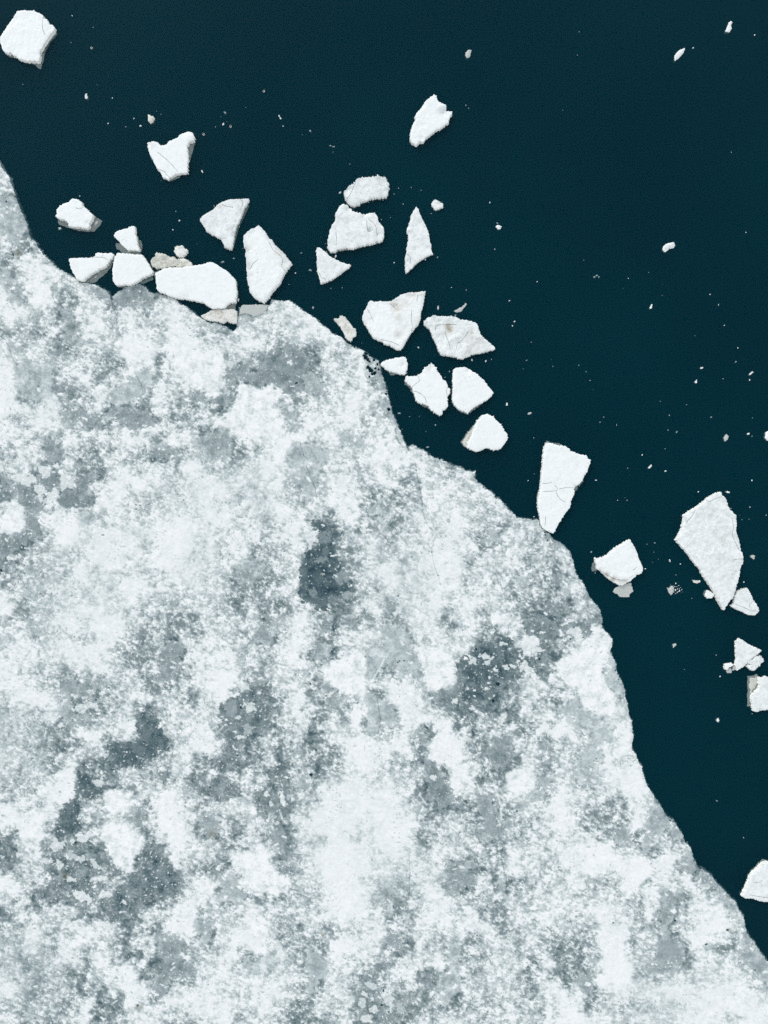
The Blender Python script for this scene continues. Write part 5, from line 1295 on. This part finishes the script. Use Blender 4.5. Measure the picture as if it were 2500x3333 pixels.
# ------------------------------------------------------------------ crumbs of ice and birds
CH = {  # (x0, y0, scale): (x, y, length, kind) kind: w white, g dim and awash; optional 5th value = slant in degrees
    (0, 0, 4.1475): [(975, 213, 20, 'w'), (1258, 368, 18, 'g'), (958, 573, 18, 'g'), (1462, 1020, 10, 'g'), (310, 1142, 9, 'w'), (1312, 1142, 10, 'g'), (1518, 1323, 18, 'w')],
    (400, 350, 4.1475): [(240, 248, 34, 'w', 10), (150, 147, 20, 'w', 60), (40, 260, 11, 'w'), (565, 280, 9, 'g'), (1072, 865, 42, 'w', -65), (765, 1527, 24, 'w', 30), (715, 1400, 20, 'g', 50), (513, 985, 12, 'g'),
                         (1325, 125, 13, 'g'), (1380, 70, 50, 'g', -45), (1355, 225, 42, 'w', 50), (1250, 262, 11, 'w'), (1280, 240, 8, 'g'), (1405, 188, 12, 'g'), (515, 90, 18, 'g'), (455, 50, 9, 'w'), (1510, 1150, 8, 'g'), (675, 1650, 20, 'w'), (1232, 1330, 13, 'w'), (1570, 1615, 10, 'w'), (1018, 1360, 8, 'g'), (890, 1295, 8, 'g')],
    (1200, 250, 4.1475): [(1312, 385, 11, 'w'), (1350, 425, 9, 'g'), (403, 1502, 11, 'w'), (575, 1495, 9, 'w'), (707, 1534, 9, 'w'), (345, 1582, 26, 'g', 25)],
    (1000, 550, 4.1475): [(445, 318, 40, 'w', 40), (383, 1178, 46, 'w', 80), (42, 1365, 52, 'g', -10), (135, 1383, 22, 'w'), (115, 1265, 12, 'g'), (320, 1612, 20, 'g', -40), (473, 1605, 11, 'w'), (1175, 1265, 18, 'w', 40), (1002, 683, 13, 'w', 50), (1295, 473, 12, 'w'), (832, 448, 11, 'w'), (1022, 422, 9, 'w'), (1595, 1222, 24, 'w', 80), (245, 1010, 18, 'g'), (262, 1118, 13, 'w'), (600, 210, 16, 'w'), (185, 918, 9, 'g'), (1125, 655, 9, 'w')],
    (1250, 600, 4.1475): [(1430, 245, 24, 'w', 70), (1495, 877, 16, 'w'), (722, 985, 32, 'g', 70), (912, 1393, 14, 'w', 40), (1110, 1427, 14, 'w', 50), (638, 393, 11, 'w'), (140, 1058, 14, 'w', 40), (258, 268, 10, 'w'), (800, 1387, 9, 'g'), (780, 228, 12, 'g'), (1530, 525, 36, 'g', -40)],
    (600, 600, 4.1475): [(668, 1000, 34, 'g', 0), (515, 1050, 50, 'g', 20), (1500, 1198, 20, 'w', 0), (1580, 927, 28, 'g', 25), (170, 797, 11, 'g'), (742, 577, 13, 'w'), (785, 866, 14, 'g'), (1412, 1350, 9, 'w'), (730, 1560, 44, 'w', 78), (965, 1620, 13, 'w')],
    (150, 600, 4.1475): [(455, 158, 18, 'w', 40), (100, 1075, 16, 'w')],
    (1000, 900, 4.1475): [(80, 420, 46, 'g', 80), (1500, 957, 30, 'w', -30), (738, 897, 13, 'g'), (925, 957, 9, 'g')],
    (1300, 900, 4.1475): [(1485, 327, 27, 'w', 40), (1555, 607, 27, 'w', 40), (1527, 667, 20, 'w', -60), (978, 1127, 36, 'w', -80), (1168, 1143, 32, 'w', 60), (1245, 1118, 11, 'w'), (677, 1282, 28, 'g'), (618, 1360, 11, 'w'), (677, 1420, 9, 'g'), (697, 1088, 15, 'w'), (95, 1302, 28, 'w', 50), (700, 538, 36, 'w', 20), (755, 525, 34, 'g', 40)],
    (1250, 1130, 4.1475): [(205, 893, 44, 'g', 0), (477, 937, 8, 'w'), (695, 1050, 28, 'g'), (345, 937, 20, 'g'), (247, 1107, 15, 'g'), (567, 1138, 17, 'g'), (588, 1350, 42, 'g', 10)],
    (1500, 1500, 3.318): [(1460, 210, 22, 'w', 0), (728, 213, 14, 'w', 60), (790, 603, 17, 'w', 20), (793, 140, 7, 'w'), (1410, 985, 26, 'g')],
    (1600, 1400, 4.1475): [(860, 1368, 34, 'g', 20)],
    (1850, 1700, 4.1475): [(1168, 278, 32, 'g', 0), (1370, 520, 38, 'w', -70), (1512, 563, 20, 'w', 30), (1040, 627, 26, 'w', 30), (362, 683, 13, 'w'), (1063, 297, 17, 'g'), (308, 400, 28, 'g'), (1215, 498, 11, 'g'), (1138, 538, 13, 'g'), (1452, 710, 9, 'w'), (1155, 403, 9, 'w'), (985, 538, 11, 'g'), (1435, 1645, 36, 'g', 20), (995, 630, 13, 'w'),
                          (1450, 825, 26, 'w', 80), (1415, 860, 14, 'w'), (1440, 870, 16, 'w'), (1490, 855, 14, 'w'), (1515, 880, 12, 'w'), (1445, 915, 30, 'w', 70), (1475, 900, 16, 'w'), (1500, 925, 26, 'w', 80), (1530, 910, 16, 'w'), (1470, 945, 16, 'w'), (1450, 960, 12, 'w'), (1520, 950, 12, 'g'), (1545, 940, 12, 'g'), (1430, 975, 12, 'g'), (1380, 840, 12, 'g'), (1335, 885, 14, 'w'), (1405, 885, 14, 'w'), (1465, 870, 10, 'w'), (1500, 895, 10, 'w'), (1485, 935, 12, 'w'), (1425, 940, 14, 'w')],
    (2100, 1580, 4.1475): [(718, 87, 22, 'w', 50), (1415, 293, 16, 'w'), (1635, 400, 14, 'w'), (1332, 1305, 22, 'w', 20), (1240, 1365, 22, 'g', -20), (1280, 400, 11, 'g'), (1158, 312, 12, 'w'), (1307, 462, 17, 'g', 70), (1403, 455, 15, 'g', 80), (630, 1525, 9, 'w'), (1152, 160, 9, 'g'), (180, 995, 13, 'g'), (1290, 1405, 40, 'g', 50)],
    (2100, 1950, 4.1475): [(960, 755, 22, 'g', 40), (1012, 1045, 22, 'w', 40), (530, 950, 15, 'g', 20), (590, 652, 8, 'g'), (1445, 1547, 11, 'w')],
    (2000, 2400, 3.318): [(1108, 687, 22, 'g'), (1395, 1083, 8, 'w')],
    (2000, 0, 3.318): [(850, 517, 20, 'w', 60), (1515, 378, 16, 'w', 40), (1205, 510, 7, 'g'), (1262, 1645, 9, 'w'), (940, 1605, 7, 'g')],
    (1400, 0, 3.318): [(387, 1137, 9, 'w'), (417, 1168, 8, 'w'), (1432, 1190, 11, 'g'), (1590, 597, 7, 'w'), (1610, 345, 7, 'w')],
    (2000, 700, 3.318): [(1032, 858, 14, 'w', 30), (1125, 970, 24, 'g', 75), (1188, 1192, 13, 'w'), (870, 1303, 11, 'g'), (1333, 1435, 14, 'w', 70), (1312, 1585, 28, 'g', 45), (150, 683, 11, 'w'), (690, 632, 7, 'g'), (1420, 188, 13, 'w', 0), (95, 792, 8, 'g'), (940, 1652, 40, 'w', 20), (370, 618, 12, 'g'), (515, 870, 6, 'w'), (403, 687, 6, 'g'), (520, 750, 7, 'g')],
    (2000, 1150, 1.904): [(838, 165, 12, 'w', 50), (673, 158, 6, 'w'), (600, 396, 13, 'g'), (386, 488, 18, 'g', 60), (284, 298, 9, 'g'), (447, 318, 8, 'g'), (340, 384, 6, 'w'), (332, 476, 6, 'w'), (830, 500, 20, 'w', 20), (853, 514, 10, 'g'), (172, 630, 11, 'w', 80), (83, 712, 9, 'g', 40), (317, 730, 13, 'w', 20), (314, 592, 9, 'g', 40), (14, 445, 6, 'w'), (20, 911, 6, 'w'), (66, 895, 6, 'g'), (78, 911, 6, 'w'), (852, 788, 11, 'w', 60), (856, 400, 7, 'g')],
    (1500, 950, 1.904): [(436, 312, 9, 'g'), (408, 424, 11, 'g', 30), (571, 462, 9, 'g'), (776, 494, 5, 'w'), (801, 549, 5, 'w'), (886, 776, 5, 'w'), (863, 808, 10, 'g', 40), (387, 478, 7, 'g', 0), (562, 420, 5, 'g'), (731, 455, 9, 'g'), (820, 604, 5, 'g'), (452, 905, 5, 'w')],
    (750, 200, 1.904): [(303, 340, 16, 'w', -60), (311, 353, 16, 'w', -70), (327, 401, 9, 'w'), (495, 431, 20, 'g', -45), (620, 522, 18, 'g', -20), (635, 528, 12, 'g', 0), (644, 528, 7, 'w'), (740, 636, 9, 'g'), (95, 285, 6, 'g'), (636, 562, 8, 'g'), (445, 453, 6, 'g')],
    (280, 250, 4.76): [(172, 122, 14, 'g'), (744, 645, 24, 'w', 60), (343, 722, 24, 'w', 40), (617, 775, 14, 'w')],
    (1500, 500, 1.904): [(474, 793, 9, 'w', 30), (828, 765, 16, 'g'), (842, 756, 18, 'g', 20), (856, 765, 14, 'g', 60), (762, 660, 7, 'g')],
}


def chip_mesh(seed, mat):
    r = np.random.default_rng(seed)
    n = 9
    a = np.sort(np.arange(n) * 2 * math.pi / n + r.uniform(-.25, .25, n))
    rad = r.uniform(.62, 1.05, n)
    ring = np.column_stack([np.cos(a) * rad * .5, np.sin(a) * rad * .5 * .62])
    inner = ring * r.uniform(.45, .7)
    V = np.vstack([np.column_stack([ring * 1.02, np.full(n, -.30)]), np.column_stack([ring, np.full(n, .02)]), np.column_stack([inner, r.uniform(.10, .22, n)]), [[0.03, -0.02, .2]], [[0, 0, -.45]]])
    Fs = []
    for i in range(n):
        j = (i + 1) % n
        Fs += [(i, j, n + j, n + i), (n + i, n + j, 2 * n + j, 2 * n + i), (2 * n + i, 2 * n + j, 3 * n), (j, i, 3 * n + 1)]
    me = bpy.data.meshes.new('ice_chip')
    me.from_pydata([tuple(map(float, v)) for v in V], [], Fs)
    me.materials.append(mat)
    me.update()
    return me


chips_w = [chip_mesh(900 + i, M['chip']) for i in range(7)]
chips_g = [chip_mesh(950 + i, M['dimchip']) for i in range(5)]
ANCHORS = [(95, 130, 'two-lobed corner floe'), (555, 510, 'molar-shaped floe'), (1400, 395, 'fish-shaped floe'), (245, 700, 'floe with the wide drowned ledge'), (420, 780, 'three-cornered floe on a brown ledge'), (295, 875, 'wedge-shaped floe'),
           (430, 880, 'square white floe'), (560, 850, 'long brown-stained floe'), (640, 930, 'large oblong floe'), (715, 1030, 'brown-speckled floe in the notch'), (745, 725, 'kite-shaped floe'), (865, 860, 'tall floe with beige rims'), (1190, 625, 'upper floe of the close pair'),
           (1160, 750, 'lower floe of the close pair'), (1075, 865, 'pale long-pointed floe'), (1360, 790, 'shark-fin floe'), (1422, 668, 'rounded lump by the shark-fin floe'), (1285, 1040, 'heart-shaped floe'), (1480, 1100, 'hummocky floe with the mud patch'), (1125, 1070, 'slim brown-blotched floe'),
           (1285, 1190, 'small leaf-shaped floe'), (1395, 1270, 'star-shaped floe'), (1530, 1270, 'fan-shaped floe'), (1580, 1410, 'dome-shaped floe'), (1830, 1580, 'long cracked wedge floe'), (2010, 1830, 'tan-rimmed floe'), (2025, 1920, 'grey see-through slab'),
           (2320, 1790, 'largest right-hand floe'), (2420, 1960, 'five-sided floe'), (2430, 2130, 'arrowhead floe'), (2470, 2260, 'floe with the grey shelf'), (2460, 2870, 'lowest right-hand floe'), (2120, 175, 'pale boat-shaped sliver'), (2370, 85, 'hourglass-shaped piece'), (1525, 175, 'lone grey-white oval piece'),
           (492, 390, 'ragged beige piece'), (2175, 805, 'bean-shaped piece'), (1625, 738, 'round piece with a grey tail'), (1500, 1005, 'thin grey curved sliver'), (2120, 998, 'bright upright sliver'), (2363, 1423, 'spiky grey-white piece'), (2190, 1915, 'patch of glittering brash'), (2195, 2100, 'lone shard by the arrowhead floe'), (2335, 2343, 'lone shard below the arrowhead floe')]
DIRS = ['right of', 'above right of', 'above', 'above left of', 'left of', 'below left of', 'below', 'below right of']
rc = random.Random(3)
recs = []
for (x0, y0, s_), rows in CH.items():
    for row in rows:
        xx, yy, ln, kd = row[:4]
        px_, py_ = x0 + xx / s_, y0 + yy / s_
        L_ = max(ln / s_, 1.8) * S * 1.12
        me = rc.choice(chips_w if kd == 'w' else chips_g)
        o = bpy.data.objects.new('ice_chip', me)
        C.objects.link(o)
        X_, Y_ = W(px_, py_)
        o.location = (X_, Y_, 0.015 if kd == 'w' else -0.02)
        slant = row[4] if len(row) > 4 else rc.uniform(0, 180)
        o.rotation_euler = (0, 0, math.radians(slant))
        elong = 1.0 if ln / s_ > 6 and len(row) > 4 else 1.25
        o.scale = (L_, L_ * elong * rc.uniform(.75, 1.05), min(L_, .5) * 1.1)
        dist, ax_, ay_, ph = min((math.hypot(px_ - a, py_ - b), a, b, c) for a, b, c in ANCHORS)
        if ph == 'patch of glittering brash' and dist < 45:
            lab, key = 'tiny glittering crumb in the tight patch of brash left of the largest right-hand floe', ('brash',)
        else:
            k_ = int(round(math.atan2(-(py_ - ay_), px_ - ax_) / (math.pi / 4))) % 8
            lab, key = None, (kd, ph, DIRS[k_])
        recs.append((key, dist, o, lab, kd))
byk = {}
for q in recs:
    byk.setdefault(q[0], []).append(q)
for key, lst in byk.items():
    lst.sort(key=lambda q: q[1])
    for i, q in enumerate(lst):
        kd = q[4]
        word = 'bright white' if kd == 'w' else 'dim grey'
        if q[3]:
            tag(q[2], q[3], 'ice chip', 'glittering crumbs in the patch of brash')
            continue
        if len(lst) == 1:
            lab = 'tiny %s crumb of ice %s the %s' % (word, key[2], key[1])
        elif len(lst) == 2:
            lab = '%s tiny %s ice crumb %s the %s' % (('nearer', 'farther')[i], word, key[2], key[1])
        elif len(lst) == 3:
            lab = '%s tiny %s ice crumb %s the %s' % (('nearest', 'middle', 'farthest')[i], word, key[2], key[1])
        else:
            lab = 'one of several tiny %s ice crumbs %s the %s' % (word, key[2], key[1])
            if i == 0:
                lab = 'nearest tiny %s ice crumb %s the %s' % (word, key[2], key[1])
            elif i == len(lst) - 1:
                lab = 'farthest tiny %s ice crumb %s the %s' % (word, key[2], key[1])
            elif len(lst) == 4:
                lab = '%s-nearest tiny %s ice crumb %s the %s' % (('second', 'third')[i - 1], word, key[2], key[1])
            else:
                lab = '%s-nearest tiny %s crumb %s the %s' % (('second', 'third', 'fourth', 'fifth', 'sixth', 'seventh', 'eighth', 'ninth', 'tenth', 'eleventh', 'twelfth')[min(i, 11) - 1], word, key[2], key[1])
        tag(q[2], lab, 'ice chip', 'bright crumbs of ice on the open water' if kd == 'w' else 'dim crumbs of ice on the open water')


def duck_mesh():
    """one continuous body: tail, dark back, white flanks, neck, head and bill, lofted along +X"""
    #        x     z centre, half width, half height
    st = [(-.235, .085, .006, .004), (-.215, .080, .030, .010), (-.17, .065, .055, .030), (-.11, .045, .082, .058), (-.03, .040, .100, .078), (.05, .042, .098, .080), (.11, .050, .078, .070),
          (.145, .085, .050, .060), (.165, .125, .038, .045), (.185, .160, .038, .040), (.215, .170, .036, .036), (.240, .163, .024, .024), (.258, .155, .015, .012), (.290, .150, .013, .008), (.305, .148, .006, .004)]
    n = 14
    V = []; Fs = []; mi = []
    for (x, z, w, h) in st:
        for k in range(n):
            a = 2 * math.pi * k / n
            V.append((x, math.cos(a) * w, z + math.sin(a) * h))
    for i in range(len(st) - 1):
        for k in range(n):
            k2 = (k + 1) % n
            Fs.append((i * n + k, (i + 1) * n + k, (i + 1) * n + k2, i * n + k2))
            a = (2 * math.pi * (k + .5) / n) % (2 * math.pi)
            side = abs(math.cos(a))
            white = 2 <= i <= 6 and (side > .72 or a > math.pi)
            mi.append(2 if i >= 12 else (1 if white else 0))
    Fs.append(tuple(range(n))[::-1]); mi.append(0)
    Fs.append(tuple((len(st) - 1) * n + k for k in range(n))); mi.append(2)
    me = bpy.data.meshes.new('duck')
    me.from_pydata(V, [], Fs)
    for m_ in (M['feather_dark'], M['feather_white'], M['bill']):
        me.materials.append(m_)
    me.polygons.foreach_set('material_index', np.array(mi, np.int32))
    me.polygons.foreach_set('use_smooth', np.ones(len(mi), bool))
    me.update()
    return me


dm = duck_mesh()
DUCKS = [(299, 157, -45, 'small dark duck with white flanks swimming between the corner floe and the centre of the top water'),
         (663.5, 438, -30, 'dark-backed duck with white sides, left of the pair above the molar-shaped floe'),
         (750.5, 412, 68, 'dark-backed duck with white sides heading up, right of the pair'),
         (859, 297, 55, 'dark-backed duck with white sides, farthest right of the swimming ducks')]
DUCKS[0] = (299, 157, -45, 'small dark duck with white flanks, nearest the two-lobed corner floe')
for (dx_, dy_, hd, lab) in DUCKS:
    o = bpy.data.objects.new('duck', dm)
    C.objects.link(o)
    X_, Y_ = W(dx_, dy_)
    o.location = (X_, Y_, -.01)
    o.rotation_euler = (0, 0, math.radians(hd))
    o.scale = (1.05, 1.25, 1.0)
    tag(o, lab, 'duck', 'ducks swimming off the ice')
